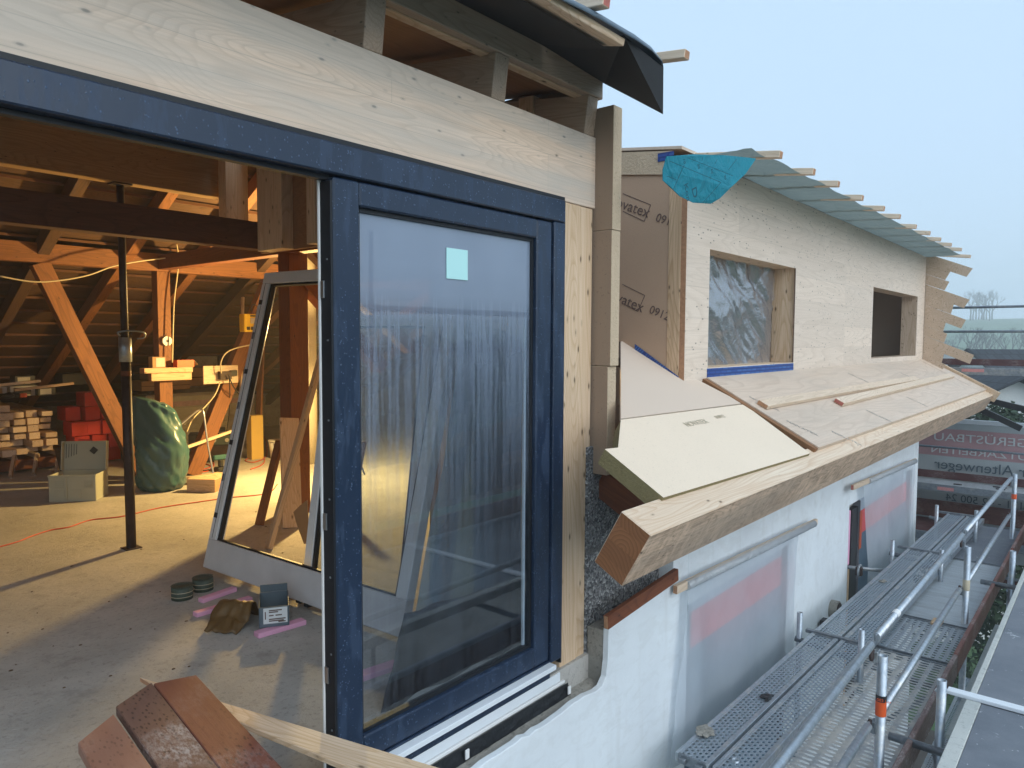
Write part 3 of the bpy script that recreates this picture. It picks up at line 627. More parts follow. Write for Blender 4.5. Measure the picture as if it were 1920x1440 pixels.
for i in range(N+1):
    x = -2.4+(5.12+.40)*i/N; wv = .012*math.sin(x*5.3)+.008*nz(x*4); e = max(0, x-2.72)
    row = [Vector((x, -.30, 2.985+wv*.3)), Vector((x, -.40, 2.966+wv*.4)), Vector((x, -.452, 2.938+wv)), Vector((x, -.456, 2.925+wv-.008))]
    if e > 0:
        tt = min(1, e/.40); row = [q.lerp(mB+Vector((0, .03*(1-k_/3), .006*(3-k_))), tt**1.5)+Vector((0, 0, .012*math.sin(tt*3.1))) if k_ else q.lerp(mB+Vector((-.05, .06, .02)), tt) for k_, q in enumerate(row)]
    vs += row
for i in range(N):
    for k in range(3): fs.append((i*4+k, i*4+k+4, i*4+k+5, i*4+k+1))
M['memtop'] = flat('membrane_top_painted_sheen', (.10, .14, .18), .3, .3, 4, bump=.2, bs=10)  # black membrane, its bluish sky sheen painted into the base colour
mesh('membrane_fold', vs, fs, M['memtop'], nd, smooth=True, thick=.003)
for k, x in enumerate((-.15, .48, 1.12, 1.815, 2.505, 3.19)):
    beam('batten', (x-.02, 1.0, 3.165), (x-.02, -.50, 2.975), .05, .04, M['pine2'], nd, end=M['endr' if k == 4 else 'endp'])
# insulation board on the cheek
cb = thing('cheek_insulation', (3.24, -.03, .95), 'upright tan wood fibre board projecting at the right end of the near dormer', 'board')
def fibb(z0, z1, y0, x0=3.205, x1=3.285):
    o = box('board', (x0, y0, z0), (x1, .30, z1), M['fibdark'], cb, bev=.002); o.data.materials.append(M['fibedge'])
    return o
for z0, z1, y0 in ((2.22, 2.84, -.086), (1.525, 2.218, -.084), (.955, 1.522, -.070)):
    b = fibb(z0, z1, y0); mw = b.matrix_basis.to_3x3()
    for p in b.data.polygons:
        n = mw @ p.normal
        if n.y < -.7 or n.z > .7: p.material_index = 1

# ================================================================== BALCONY DOOR
dr = thing('balcony_door', (2.2, 0, 0), 'blue-grey glazed balcony door with misted pane beside the open doorway', 'door')
FT, FX = 2.331, 2.903
box('door_frame', (-2.4, -.012, 2.222), (FX, .075, FT-.004), M['frame'], dr, bev=.005)
box('door_frame', (2.815, -.012, .07), (FX, .075, 2.218), M['frame'], dr, bev=.005)
box('door_frame', (1.55, -.010, -.004), (2.811, .07, .085), M['frame'], dr, bev=.004)
box('seal_strip', (-2.4, -.002, FT-.003), (FX+.006, .06, FT+.014), M['rubber'], dr, bev=0)
box('seal_strip', (FX+.001, -.002, .04), (FX+.010, .06, FT-.004), M['rubber'], dr, bev=0)
box('seal_strip', (-2.4, .03, 2.206), (2.80, .06, 2.221), M['rubber'], dr, bev=0)
sash = []
box('sash', (1.556, -.002, .088), (1.668, .075, 2.214), M['frame'], dr, bev=.006)
box('sash', (2.694, -.002, .088), (2.806, .07, 2.214), M['frame'], dr, bev=.006)
box('sash', (1.669, -.002, 2.128), (2.693, .07, 2.214), M['frame'], dr, bev=.006)
box('sash', (1.669, -.002, .088), (2.693, .07, .185), M['frame'], dr, bev=.006)
for a in ((1.669, .02, .186, 1.684, .05, 2.127), (2.678, .02, .186, 2.693, .05, 2.127), (1.685, .02, 2.112, 2.677, .05, 2.127), (1.685, .02, .186, 2.677, .05, .200)):
    box('seal_strip', a[:3], a[3:], M['rubber'], dr, bev=0)
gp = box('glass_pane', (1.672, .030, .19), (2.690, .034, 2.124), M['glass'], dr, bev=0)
box('glazing_spacer', (2.655, .040, .20), (2.668, .05, 2.11), M['alu'], dr, bev=0)
# white inner edge with fittings on the open side of the leaf
box('sash_edge', (1.546, .004, .06), (1.5545, .062, 2.20), M['rubber'], dr, bev=0)
box('inner_profile', (1.542, .063, .05), (1.553, .075, 2.21), M['pvc'], dr, bev=.002)
for z in (1.80, .98, .42): box('strike_plate', (1.540, .038, z), (1.5455, .058, z+.06), M['steel'], dr, bev=.001)
for i in range(7):
    z = .25+i*.28; box('screw', (1.542, .02, z), (1.5455, .026, z+.006), M['galvd'], dr, bev=0)
st = box('sticker', (0, 0, 0), (.10, .002, .10), flat('pale_sticker', (.45, .75, .75), .6, .03), dr, bev=0)
p = on(857, 467, 'y', .027); st.matrix_basis = wm(dr).inverted() @ Matrix.Translation(p-Vector((.062, 0, .062))) @ Matrix.Scale(1.25, 4)
def drow(name, x0, x1, y0, z0, y1, z1, mat): return box(name, (x0, y0, z0), (x1, y1, z1), M[mat], dr, bev=.002)
drow('drip_bar', 1.55, 2.80, -.055, .058, -.012, .082, 'alu')
drow('threshold', 1.50, 2.90, -.006, -.052, .06, -.006, 'alu')
drow('threshold_lip', 1.50, 2.93, -.014, -.070, .0, -.054, 'pvc')
sheet('sealing_tape', (1.35, -.018, -.070), (2.945, -.018, -.070), (2.945, -.035, -.128), (1.35, -.035, -.128), 90, 5, lambda u, v: .006*nz(u*60, v*4)-.004, M['rubtape'], dr)
for x, s_ in ((2.915, 1), (2.17, 1)):
    o = box('tape_tab', (x, -.047, -.115), (x+.022, -.040, -.075), M['pvc'], dr, bev=.001)

# ================================================================== FAR DORMER
fd = thing('far_dormer', (7.8, 0, 1.4), 'far dormer clad in pale spruce panels with two window openings and hanging membrane', 'dormer')
X0, X1, WT = 4.2, 11.3, .036
def fw(x0, x1, z0, z1): return box('front_wall', (x0, 0, z0), (x1, .036, z1), M['clt'], fd, bev=0)
W1 = (4.535, 6.17, 1.478, 2.255); W2 = (8.63, 10.86, 1.469, 2.245); ZT, ZB = 2.80, 1.39
# front skin as one mesh with two openings
xs = [X0, W1[0], W1[1], W2[0], W2[1], X1]; verts = []; faces = []
def quad(x0, x1, z0, z1):
    k = len(verts); verts.extend([(x0, 0, z0), (x1, 0, z0), (x1, 0, z1), (x0, 0, z1)]); faces.append((k, k+1, k+2, k+3))
quad(xs[0], xs[1], ZB, ZT); quad(xs[2], xs[3], ZB, ZT); quad(xs[4], xs[5], ZB, ZT)
for a in (W1, W2): quad(a[0], a[1], ZB, a[2]); quad(a[0], a[1], a[3], ZT)
mesh('front_wall', verts, faces, M['clt'], fd, org=(0, 0, 0))
for k, a in enumerate((W1, W2)):
    fr = thing('window_opening', (a[0], 0, a[2]), None, None); fr.parent = fd; fr.matrix_basis = wm(fd).inverted() @ Matrix.Translation((a[0], 0, a[2]))
    mt = M['bpine'] if k == 0 else M['jag']
    box('reveal', (a[0], .002, a[3]), (a[1], .19, a[3]+.03), mt, fr); box('reveal', (a[1], .002, a[2]), (a[1]+.03, .19, a[3]+.03), mt, fr)
    box('reveal', (a[0], .002, a[2]-.03), (a[1], .19, a[2]), mt, fr); box('reveal', (a[0]-.03, .004, a[2]), (a[0], .19, a[3]), mt, fr)
prism('reveal_edge', [(W1[1]-.022, -.002, W1[2]), (W1[1]+.0, -.002, W1[2]), (W1[1]+.0, -.002, W1[3]), (W1[1]-.022, -.002, W1[3])], (0, .002, 0), M['oldboard'], fd)
# clear film crumpled over the first opening
def crum(u, v): s = u*1.2+(1-v)*-.8; return .03*nz(u*4, v*3, 1)-.05*abs(nz(s*7, v*1.5, 5))-.02*abs(nz(s*17, v*3, 2))+.012*nz(u*16, v*12, 3)*v
cf = sheet('window_film', (W1[0]+.01, .15, W1[2]), (W1[1]-.12, .15, W1[2]), (W1[1]-.02, .15, W1[3]), (W1[0]+.01, .15, W1[3]), 60, 40, crum, M['clearfilm'], fd)
tp = box('sealing_tape', (W1[0]-.01, -.004, ZB-.0), (W1[1]+.0, -.001, W1[2]-.006), M['tape'], fd, bev=0)
mesh('sealing_tape', [(W1[0]-.01, -.004, ZB+.004), (W1[1]+.03, -.004, ZB+.004), (W1[1]+.03, -.04, ZB-.004), (W1[0]-.01, -.04, ZB-.004)], [(0, 1, 2, 3)], M['tape'], fd)
# dark room behind the openings
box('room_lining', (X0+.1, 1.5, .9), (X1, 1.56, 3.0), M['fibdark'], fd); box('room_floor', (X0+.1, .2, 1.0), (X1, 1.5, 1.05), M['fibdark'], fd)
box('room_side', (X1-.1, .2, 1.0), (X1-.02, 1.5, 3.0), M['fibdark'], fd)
box('side_panel', (8.35, .9, 1.05), (8.45, 1.0, 1.62), M['soff'], fd)
# left cheek
sv = [(X0, .125, 1.3), (X0, .9, 1.75), (X0, 3.4, 3.2), (X0, 3.4, 3.26), (X0, .125, 2.835)]
prism('side_wall', sv, (.05, 0, 0), M['fibtan'], fd)
prism('side_board', [(X0-.001, .10, 2.69), (X0-.001, 3.4, 3.13), (X0-.001, 3.4, 3.26), (X0-.001, .10, 2.835)], (-.012, 0, 0), M['fibedge'], fd)
box('corner_post', (X0-.004, .037, ZB-.03), (X0+.06, .124, 2.80), M['pine'], fd)
box('wall_edge', (X0-.002, .001, ZB-.01), (X0+.02, .036, 2.80), M['endp'], fd, bev=0)
# roof of the far dormer
prism('roof_deck', [(X0-.01, .04, ZT+.038), (X1+.1, .04, ZT+.038), (X1+.1, 3.6, ZT+.50), (X0-.01, 3.6, ZT+.50)], (0, 0, .018), M['ply'], fd)
def wav(u, v): return v*(.004*math.sin(u*62)+.010*nz(u*26, 1))+.008*nz(u*14, v*5)
sheet('roof_membrane', (4.3, .0, ZT+.002), (11.35, .0, ZT+.002), (11.2, -.42, 2.79), (4.15, -.42, 2.76), 110, 8, wav, M['tealund'], fd)
ft = [Vector(on(x_, y_, 'y', yy)) for x_, y_, yy in ((1250, 293, -.36), (1300, 289, -.36), (1360, 291, -.38), (1418, 297, -.42), (1398, 326, -.42), (1370, 352, -.41), (1350, 372, -.39), (1333, 382, -.37), (1300, 380, -.36), (1275, 368, -.36), (1257, 350, -.36), (1243, 338, -.35), (1243, 318, -.35))]
prism('membrane_flap', ft, (0, .003, 0), M['tealtop'], fd)
def ftext(s, px, py, size, ang): return text('printed_mark', s, on(px, py, 'y', -.43), (math.cos(ang), 0, math.sin(ang)), (-math.sin(ang), 0, math.cos(ang)), size*.9, M['inkteal'], fd, depth=.0005)
for s, x_, y_ in (('10', 1281, 297), ('20', 1308, 307), ('30', 1333, 316), ('40', 1358, 328)): ftext(s, x_, y_, .03, R(-72))
ftext('D', 1297, 352, .085, R(-68)); ftext('Kon', 1283, 345, .058, R(-66))
def fline(a, b, wd=.0022):
    a, b = on(*a, 'y', -.425), on(*b, 'y', -.425); beam('printed_line', a, b, wd, .001, M['inkteal'], fd, (0, 1, 0), bev=0)
for a, b in (((1256, 302), (1352, 342)), ((1283, 309), (1262, 356)), ((1290, 296), (1375, 330)), ((1352, 342), (1318, 380)), ((1345, 298), (1340, 308)), ((1382, 298), (1366, 318)), ((1250, 330), (1268, 337)), ((1318, 295), (1316, 302))): fline(a, b)
tl = on(1231, 300, 'x', X0-.02); box('tape_patch', (X0-.018, .09, 2.78), (X0-.014, .20, 2.832), M['tape'], fd, bev=0)
ends = [on(*q, 'y', -.5) for q in ((1465, 290), (1527, 322), (1573, 345), (1618, 371), (1658, 391), (1688, 406), (1718, 425), (1744, 437), (1764, 449), (1784, 459), (1803, 468), (1820, 481))]
for k, e in enumerate(ends):
    L = 1.9 if k == 0 else 1.2
    beam('batten', (e.x+.0, -.5+L, e.z+.13*L), (e.x, -.5, e.z), .052, .042, M['pine2'], fd, end=M['endp'])
# jagged raw boards at the far end, running parallel to the main slope
XJ = 11.31; bd = [((1824, 495), (1812, 513)), ((1782, 502), (1772, 517)), ((1780, 520), (1771, 536)), ((1818, 557), (1807, 573)), ((1788, 566), (1783, 582)), ((1811, 596), (1802, 611)), ((1773, 604), (1768, 618)), ((1776, 623), (1770, 636)), ((1826, 668), (1818, 681)), ((1770, 664), (1765, 678)), ((1773, 682), (1763, 697))]
tips = []
for a, b in bd: tips.append((on(*a, 'x', XJ), on(*b, 'x', XJ)))
nb_ = 11; z_top = 2.86; step = (2.86-1.33)/nb_
for i, (a, b) in enumerate(tips):
    yt = (a.y+b.y)/2; sl = math.tan(R(24)); ztop = z_top-i*step; 
    pa = (XJ, 0.02, ztop); pb = (XJ, yt+.03, ztop-(0-yt)*sl-.0); pc = (XJ, yt-.04, ztop-(0-yt)*sl-step*.98+.0); pd = (XJ, .02, ztop-step+.0012)
    prism('side_board', [pa, (XJ, a.y, ztop+a.y*sl), (XJ, b.y, ztop-step+.0012+b.y*sl), pd], (.022, 0, 0), M['jag'], fd)
# cheek printing
gp_ = thing('printed_mark', (X0, .3, 2.4), None, None); gp_.parent = fd; gp_.matrix_basis = wm(fd).inverted() @ Matrix.Translation((X0, .3, 2.4))
def side_text(s, px, py, size, a): 
    P = on(px, py, 'x', X0-.003); text('lettering', s, P, (0, -math.cos(a), math.sin(a)), (0, math.sin(a), math.cos(a)), size, M['ink'], gp_, depth=.0005, bold=.0)
a_ = R(-22)
side_text('Novatex', 1136, 381, .098, a_); side_text('09128', 1228, 414, .075, a_); side_text('Novatex', 1126, 552, .098, a_); side_text('09128', 1216, 586, .075, a_)
for q in (((1168, 363), (1220, 384)), ((1220, 384), (1208, 415)), ((1208, 415), (1168, 396)), ((1167, 533), (1209, 554)), ((1209, 554), (1196, 584)), ((1196, 584), (1166, 568))):
    a, b = on(*q[0], 'x', X0-.002), on(*q[1], 'x', X0-.002); beam('lettering', a, b, .0045, .001, M['ink'], gp_, (1, 0, 0), bev=0)
# tape along foot of cheek
a, b = on(1190, 655, 'x', X0-.006), on(1272, 712, 'x', X0-.006)
prism('sealing_tape', [a+Vector((0, 0, .035)), a-Vector((0, 0, .015)), b-Vector((0, 0, .02)), b+Vector((0, 0, .02))], (.002, 0, 0), M['tape'], fd)

# ================================================================== DUST SHEETS AND LOWER WINDOWS
def lowwin(x0, x1, z0, z1, ys, lab, zs):
    t = thing('shuttered_window', (x0, .06, z0), lab, 'window'); 
    box('reveal', (x0-.0, WY+.005, z0), (x0+.012, .27, z1), M['brick'], t, bev=0); box('reveal', (x1-.012, WY+.005, z0), (x1, .27, z1), M['brick'], t, bev=0)
    xs_ = x0+.16; box('reveal_side', (x0+.013, ys+.01, z0), (xs_-.002, ys+.03, z1), M['greypanel'], t); box('upper_panel', (xs_, ys, zs[0]), (x1-.012, ys+.02, z1), M['palepanel'], t); box('red_band', (xs_, ys-.004, zs[1]), (x1-.012, ys+.02, zs[0]-.001), M['redpanel'], t)
    box('lower_panel', (xs_, ys, z0), (x1-.012, ys+.02, zs[1]-.001), M['greypanel'], t); return t
lowwin(4.15, 5.95, -2.0, .0, -.03, 'near lower window closed by a grey panel with red band behind a dust sheet', (-.10, -.34))
wb = lowwin(8.1, 10.45, -2.1, .0, -.03, 'far lower window with red band over grey panel near the wall corner', (-.15, -.40))
box('dark_gap', (7.86, -.06, -2.1), (8.09, .2, -.06), M['dark'], wb); box('pink_strip', (7.80, -.05, -.62), (7.85, .2, -.06), M['pink'], wb); box('batten', (7.79, -.055, -2.1), (7.85, .0, -.63), M['pine'], wb)  # dark block fills the open window gap, its shade put into the colour
box('reveal', (7.68, .0, -2.1), (7.78, .27, .02), M['brick'], wb); box('orange_flap', (8.10, -.075, -.52), (8.19, -.068, -.12), M['orange'], wb)
def dsheet(nm, lab, pa, pb, pts, seed, q):
    t = thing('dust_sheet', pa, lab, 'plastic sheet', 'plastic sheets hung over the lower windows')
    beam('batten', pa, pb, .03, .05, M['pine2'], t, (0, 0, 1), M['endr' if seed else 'endp'])
    d = (pb-pa); a = pa+d*q; b = pb-d*(.03 if not seed else .02)
    tube('rolled_top', [a+Vector((0, -.004, -.004)), b+Vector((0, -.004, -.004))], .030, M['filmroll'], t, 14)
    def fold(u, v): return .018*math.sin(u*16+seed*2+v*1.5)*(.3+v)+.02*nz(u*5+seed, v*2)+.01*nz(u*22, v*6, seed)
    sheet('sheet', pts[0], pts[1], pts[2], pts[3], 48, 40, fold, M['film'], t); return t
def Y(px, py, y=-.16): return on(px, py, 'y', y)
dsheet('a', 'milky sheet hanging from a sloping batten over the near lower window', Y(1266, 1106), Y(1530, 978), (Y(1256, 1440), Y(1480, 1330), Y(1504, 992), Y(1283, 1106)), 0, .05)
dsheet('b', 'milky sheet hanging from a red-tipped batten over the far lower window by the corner', Y(1598, 914), Y(1717, 863), (Y(1628, 1170), Y(1712, 1120), Y(1714, 868), Y(1622, 908)), 1, .2)
# small things on the wall
vp = thing('vent_pipe', on(1562, 1142, 'y', -.1), 'round grey vent pipe stub sticking out of the white wall behind the planks', 'pipe')
p = on(1562, 1142, 'y', -.1); tube('pipe', [p+Vector((0, .1, 0)), p+Vector((0, -.05, 0))], .085, M['conc'], vp, 24); tube('pipe_rim', [p+Vector((0, -.049, 0)), p+Vector((0, -.06, 0))], .07, M['darksteel'], vp, 20)
sock = box('wall_socket', on(1540, 1170, 'y', -.1)-Vector((.05, .04, .05)), on(1540, 1170, 'y', -.1)+Vector((.05, .0, .05)), M['dark']); tag(sock, 'small black outlet box on the white wall beside the vent pipe', 'outlet box')

# ================================================================== SCAFFOLD ALONG THE FACADE
def plank(lab, x0, x1, y0, y1, yb0, z, mat, group=None, th=.055, name='scaffold_plank'):
    """steel deck: perforated sheet with rolled rims, end caps and claws. Runs from (x0,y0) to (x1,y1) (its left edge), width yb0"""
    a = Vector((x0, y0, z)); b = Vector((x1, y1, z)); d = (b-a); L = d.length; d.normalize(); s = Vector((d.y, -d.x, 0))  # towards the street
    t = bpy.data.objects.new(name, None); C.objects.link(t); t.location = a; t.rotation_euler = (0, 0, math.atan2(d.y, d.x)); tag(t, lab, 'scaffold deck', group)
    W = wm(t); wd = yb0
    bm = bmesh.new(); vs = [bm.verts.new(p) for p in ((0, 0, 0), (L, 0, 0), (L, wd, 0), (0, wd, 0))]; bm.faces.new(vs)
    bmesh.ops.translate(bm, verts=bm.verts, vec=(0, -wd, -.006)); link('deck_sheet', bm, M[mat], t, W)
    rim = 'galv' if mat != 'perfd' else 'galvd'
    for y in (0, -wd):
        bm = bmesh.new(); s_ = 1 if y == 0 else -1
        bxm(bm, (0, min(y, y-s_*.016), -th), (L, max(y, y-s_*.016), .002), .002)
        bxm(bm, (0, y-s_*.030-.002, -.005), (L, y-s_*.016, .0005), .001); link('rim', bm, M[rim], t, W)
    for x in (.006, L-.012):
        bm = bmesh.new(); bxm(bm, (x-.006, -wd+.017, -th), (x+.006, -.017, .001), .001)
        for yy in (-wd*.25, -wd*.75): bxm(bm, (x-.03 if x < .1 else x+.006, yy-.02, -.04), (x-.006 if x < .1 else x+.03, yy+.02, -.012), .004)
        link('end_cap', bm, M['galvd'], t, W)
    return t
g = 'narrow perforated planks beside the wall'
PZ = -.59
for x0, x1, lab in ((3.55, 5.73, 'nearest'), (5.77, 8.76, 'middle'), (8.80, 10.9, 'farthest')):
    y0 = -.315-.0165*(x0-3.55); y1 = -.315-.0165*(x1-3.55)
    plank(lab+' narrow perforated plank on the wall side', x0, x1, y0, y1, .195, PZ, 'perf', g)
    plank(lab+' narrow perforated plank on the guard rail side', x0, x1, y0-.215, y1-.215, .195, PZ, 'perf', g)
plank('mortar-crusted perforated deck nearest to the camera', 1.6, 6.04, -.70, -.70, .57, -.70, 'perfd')
plank('short embossed plate deck with hinged edge between crusted deck and pale ribbed deck', 6.08, 6.90, -.68, -.68, .59, -.70, 'perfh')
plank('pale ribbed aluminium deck in the middle of the walkway', 6.93, 9.10, -.68, -.68, .60, -.70, 'ribs')
plank('grey stained deck at the far end of the walkway', 9.13, 11.0, -.68, -.68, .60, -.70, 'panel')
for z in (-2.7, -4.7):
    l = 'upper' if z > -3 else 'lower'
    plank('perforated deck on the %s of the storeys below, behind the toe board' % l, 1.0, 5.9, -.70, -.70, .58, z, 'perf'); plank('perforated deck on the %s storey below, farther along' % l, 5.95, 10.9, -.70, -.70, .58, z, 'perf')
    plank('perforated deck of the outer scaffold, %s storey below' % l, 1.0, 10.9, -1.42, -1.42, .30, z, 'perf')
# posts
def post(lab, x, y, z0, z1, r=.024, group=None, tagz=None, rings=()):
    t = thing('scaffold_post', (x, y, z0), lab, 'scaffold post', group)
    bm = bmesh.new(); n = 16
    for rr, flip in ((r, 0), (r*.82, 1)):
        rg = [[bm.verts.new((rr*math.cos(2*math.pi*k/n), rr*math.sin(2*math.pi*k/n), zz)) for k in range(n)] for zz in (0, z1-z0)]
        for k in range(n): bm.faces.new((rg[0][k], rg[0][(k+1) % n], rg[1][(k+1) % n], rg[1][k])).smooth = True
        if not flip: o_ = rg[1]
        else:
            for k in range(n): bm.faces.new((o_[k], o_[(k+1) % n], rg[1][(k+1) % n], rg[1][k]))
    bmesh.ops.recalc_face_normals(bm, faces=bm.faces[:])
    link('tube', bm, M['galv'], t, wm(t))
    for zr in rings:
        for a in (-1, 1): pass
        box('wedge_lug', (x-.030, y+.018, zr-.045), (x+.030, y+.042, zr+.02), M['galvd'], t)
        tube('wedge_disc', [(x-.055, y+.035, zr+.01), (x-.055, y+.047, zr+.01)], .034, M['darksteel'], t, 14)
    return t
def P(x, y, z): return Vector((x, y, z))
op = []
for k, (x, zt, l) in enumerate(((4.23, -.03, 'nearest guard rail post with a torn orange label'), (7.06, -.05, 'middle guard rail post with a pale tape band'), (10.5, .08, 'far guard rail post with a red band at the corner'))):
    t = post(l, x, -1.18, -6, zt, .026, 'guard rail posts along the walkway', rings=(-.03, -.42)); op.append(t)
x = 4.23
tube('orange_label', [(x, -1.18, -.36), (x, -1.18, -.28)], .0275, M['orange'], op[0], 18, False); tube('black_label', [(x, -1.18, -.28), (x, -1.18, -.245)], .0275, M['dark'], op[0], 18, False)
dv = (CAM-Vector((x, -1.18, -.27))); dv.z = 0; dv.normalize(); rt = Vector((-dv.y, dv.x, 0))
text('lettering', '083 Lay', Vector((x, -1.18, -.274))+dv*.0280-rt*.021, rt, (0, 0, 1), .022, M['orange'], op[0], depth=.0005)
tube('tape_band', [(7.06, -1.18, -.42), (7.06, -1.18, -.33)], .0272, flat('cream_tape', (.6, .52, .38)), op[1], 16, False)
tube('red_band', [(10.5, -1.18, -.22), (10.5, -1.18, -.16)], .0275, M['orange'], op[2], 16, False)
def rail(lab, p0, p1, grp, r=.0215, band=None):
    t = thing('guard_rail', p0, lab, 'guard rail', grp); p0, p1 = Vector(p0), Vector(p1); d = (p1-p0).normalized()
    tube('tube', [p0+d*.05, p1-d*.05], r, M['galv'], t, 14)
    for p, s in ((p0, 1), (p1, -1)): 
        bm = bmesh.new(); bxm(bm, (0, -.007, -.02), (.09, .007, .02), .004); W = Matrix.Translation(p+d*s*.03) @ (d*s).to_track_quat('X', 'Z').to_matrix().to_4x4(); link('flattened_end', bm, M['galvd'], t, W)
    if band: tube('tape_band', [p0+d*band, p0+d*(band+.07)], r+.0015, M['pvc'], t, 14, False)
    return t
G = 'guard rails of the facade scaffold'
rail('top rail of the nearest scaffold bay, passing low through the foreground', P(1.2, -1.16, .0), P(4.17, -1.145, .055), G)
rail('lower rail of the nearest scaffold bay', P(1.2, -1.16, -.40), P(4.17, -1.145, -.39), G)
rail('top rail of the middle bay with pinkish tape at its near end', P(4.20, -1.14, .055), P(7.05, -1.145, .05), G, band=.45)
rail('lower rail of the middle bay between the two nearer posts', P(4.30, -1.16, -.39), P(7.0, -1.145, -.40), G)
rail('top rail of the far bay ending at the corner post', P(7.10, -1.14, .05), P(10.5, -1.145, .03), G)
rail('lower rail of the far bay', P(7.15, -1.16, -.40), P(10.5, -1.145, -.42), G)
stubs = ((1500, 1148, -.25, 'stub post by the wall at the first plank joint'), (1616, 1180, -.80, 'stub post on the deck side of the first plank joint'), (1674, 1012, -.30, 'stub post by the wall at the second plank joint'),
         (1766, 1030, -.82, 'stub post on the deck side of the second plank joint'), (1757, 947, -.38, 'stub post by the wall at the far plank end'), (1831, 957, -.86, 'stub post on the deck side of the far plank end'), (1379, 1424, -.60, 'pipe stub poking up beside the near plank ends'))
for px, py, yy, l in stubs:
    q = on(px, py, 'y', yy); post(l, q.x, yy, -6 if yy > -.5 and py > 1100 else q.z-.45, q.z, .021, 'short stub posts along the planks')
for x in (5.75, 8.78, 10.95):
    t = thing('cross_bracket', (x, -.25, -.66), {5.75: 'dark cross tube carrying the first plank joint', 8.78: 'dark cross tube carrying the second plank joint', 10.95: 'dark cross tube at the far plank ends'}[x], 'bracket')
    tube('tube', [(x, -.22, -.68), (x, -1.18, -.78)], .022, M['galvd'], t); tube('brace_tube', [(x, -.75, -1.25), (x, -1.15, -.85)], .018, M['galvd'], t)
    box('deck_catch', (x-.016, -.78, -.605), (x+.016, -.30, -.577), M['galvd'], t)
# wall tie at the far window
t = thing('wall_tie', on(1605, 1075, 'y', -.2), 'scaffold wall tie with swivel clamp in front of the far window', 'clamp')
q = on(1612, 1070, 'y', -.2); tube('tube', [q+P(0, .25, .0), q+P(.35, -.2, -.05)], .02, M['galvd'], t); tube('clamp_ring', smoothpath([q+P(.055*math.cos(a), 0, .055*math.sin(a)) for a in [i*.6 for i in range(9)]], 3), .012, M['galvd'], t, 8); box('clamp_body', q-P(.05, .03, .04), q+P(.0, .03, .04), M['darksteel'], t)
# toe boards
def toe(lab, x0, x1, y, z0, z1, mat, grp='toe boards of the facade scaffold'):
    return tag(box('toe_board', (x0, y-.015, z0), (x1, y+.015, z1), M[mat], bev=.004, end=M['endr']), lab, 'toe board', grp)
toe('weathered brown toe board nearest to the camera, along the crusted deck', 1.4, 5.76, -1.305, -.655, -.50, 'toegrey'); toe('red toe board along the ribbed deck', 5.80, 9.15, -1.30, -.665, -.51, 'toe4'); toe('farthest red toe board of the walkway', 9.2, 10.9, -1.30, -.665, -.51, 'toe4')
# diagonal and ledger tubes in the gap, lower storeys
for z, l in ((-.78, 'just below the walkway'), (-2.75, 'one storey down'), (-4.75, 'two storeys down')):
    tag(tube('ledger_tube', [(1, -1.24, z), (10.9, -1.24, z)], .022, M['galvd']), 'long ledger tube beneath the toe board, '+l, 'scaffold tube')
for x, l in ((4.5, 'near'), (7.9, 'far')):
    p = post('%s stub of the outer scaffold standing beside the grey platform' % l, x, -1.42, -6, -.19 if x < 5 else -.23, .024, 'posts of the outer scaffold')
    tag(tube('diagonal_tube', [(x, -1.40, -.6), (x+1.9, -1.40, -2.7)], .019, M['galvd']), 'diagonal brace in the gap starting at the %s outer stub' % l, 'scaffold tube')
    tag(tube('transom_tube', [(x-.15, -1.2, -.52), (x-.15, -2.6, -.52)], .022, M['galvd']), 'cross tube running under the grey platform at the %s outer stub' % l, 'scaffold tube')
tag(box('gap_board', (5.1, -1.50, -.80), (7.4, -1.36, -.77), M['paneledge']), 'pale board lying in the gap below the platform edge', 'board')
# grey platform
pf = thing('platform', (4.6, -1.53, -.3), 'grey coated platform panels with pale worn edges in the lower right corner', 'platform')
box('panel', (1.2, -3.1, -.36), (4.59, -1.595, -.30), M['panel'], pf); box('edge_profile', (1.2, -1.594, -.365), (4.59, -1.525, -.296), M['paneledge'], pf)
box('panel', (4.66, -3.1, -.365), (8.4, -1.56, -.302), M['panel'], pf); box('edge_profile', (4.66, -1.559, -.37), (8.4, -1.528, -.295), M['paneledge'], pf)
box('panel', (8.43, -3.1, -.365), (11.2, -1.53, -.302), M['panel'], pf)
box('locking_bar', (4.595, -3.1, -.30), (4.655, -1.43, -.278), M['alu'], pf); tube('locking_hook', smoothpath([(4.625, -1.44, -.285), (4.60, -1.40, -.29), (4.55, -1.385, -.28), (4.52, -1.40, -.25)], 4), .007, M['alu'], pf, 8)
# street-side guard rail, mirrored in the door glass
og = thing('outer_guard_rail', (3, -2.95, -.3), 'tall dark guard rail on the street side of the platform', 'guard rail')
for z in (1.93, 1.55): tube('tube', [(-4, -2.95, z), (11, -2.95, z)], .03, M['darksteel'], og)
for x in (-2, 1.0, 4.2, 7.3, 10.5): tube('upright', [(x, -2.98, -6), (x, -2.98, 2.6)], .024, M['galvd'], og)
box('toe_board', (-4, -3.0, -.28), (11, -2.97, -.10), M['toe'], og)

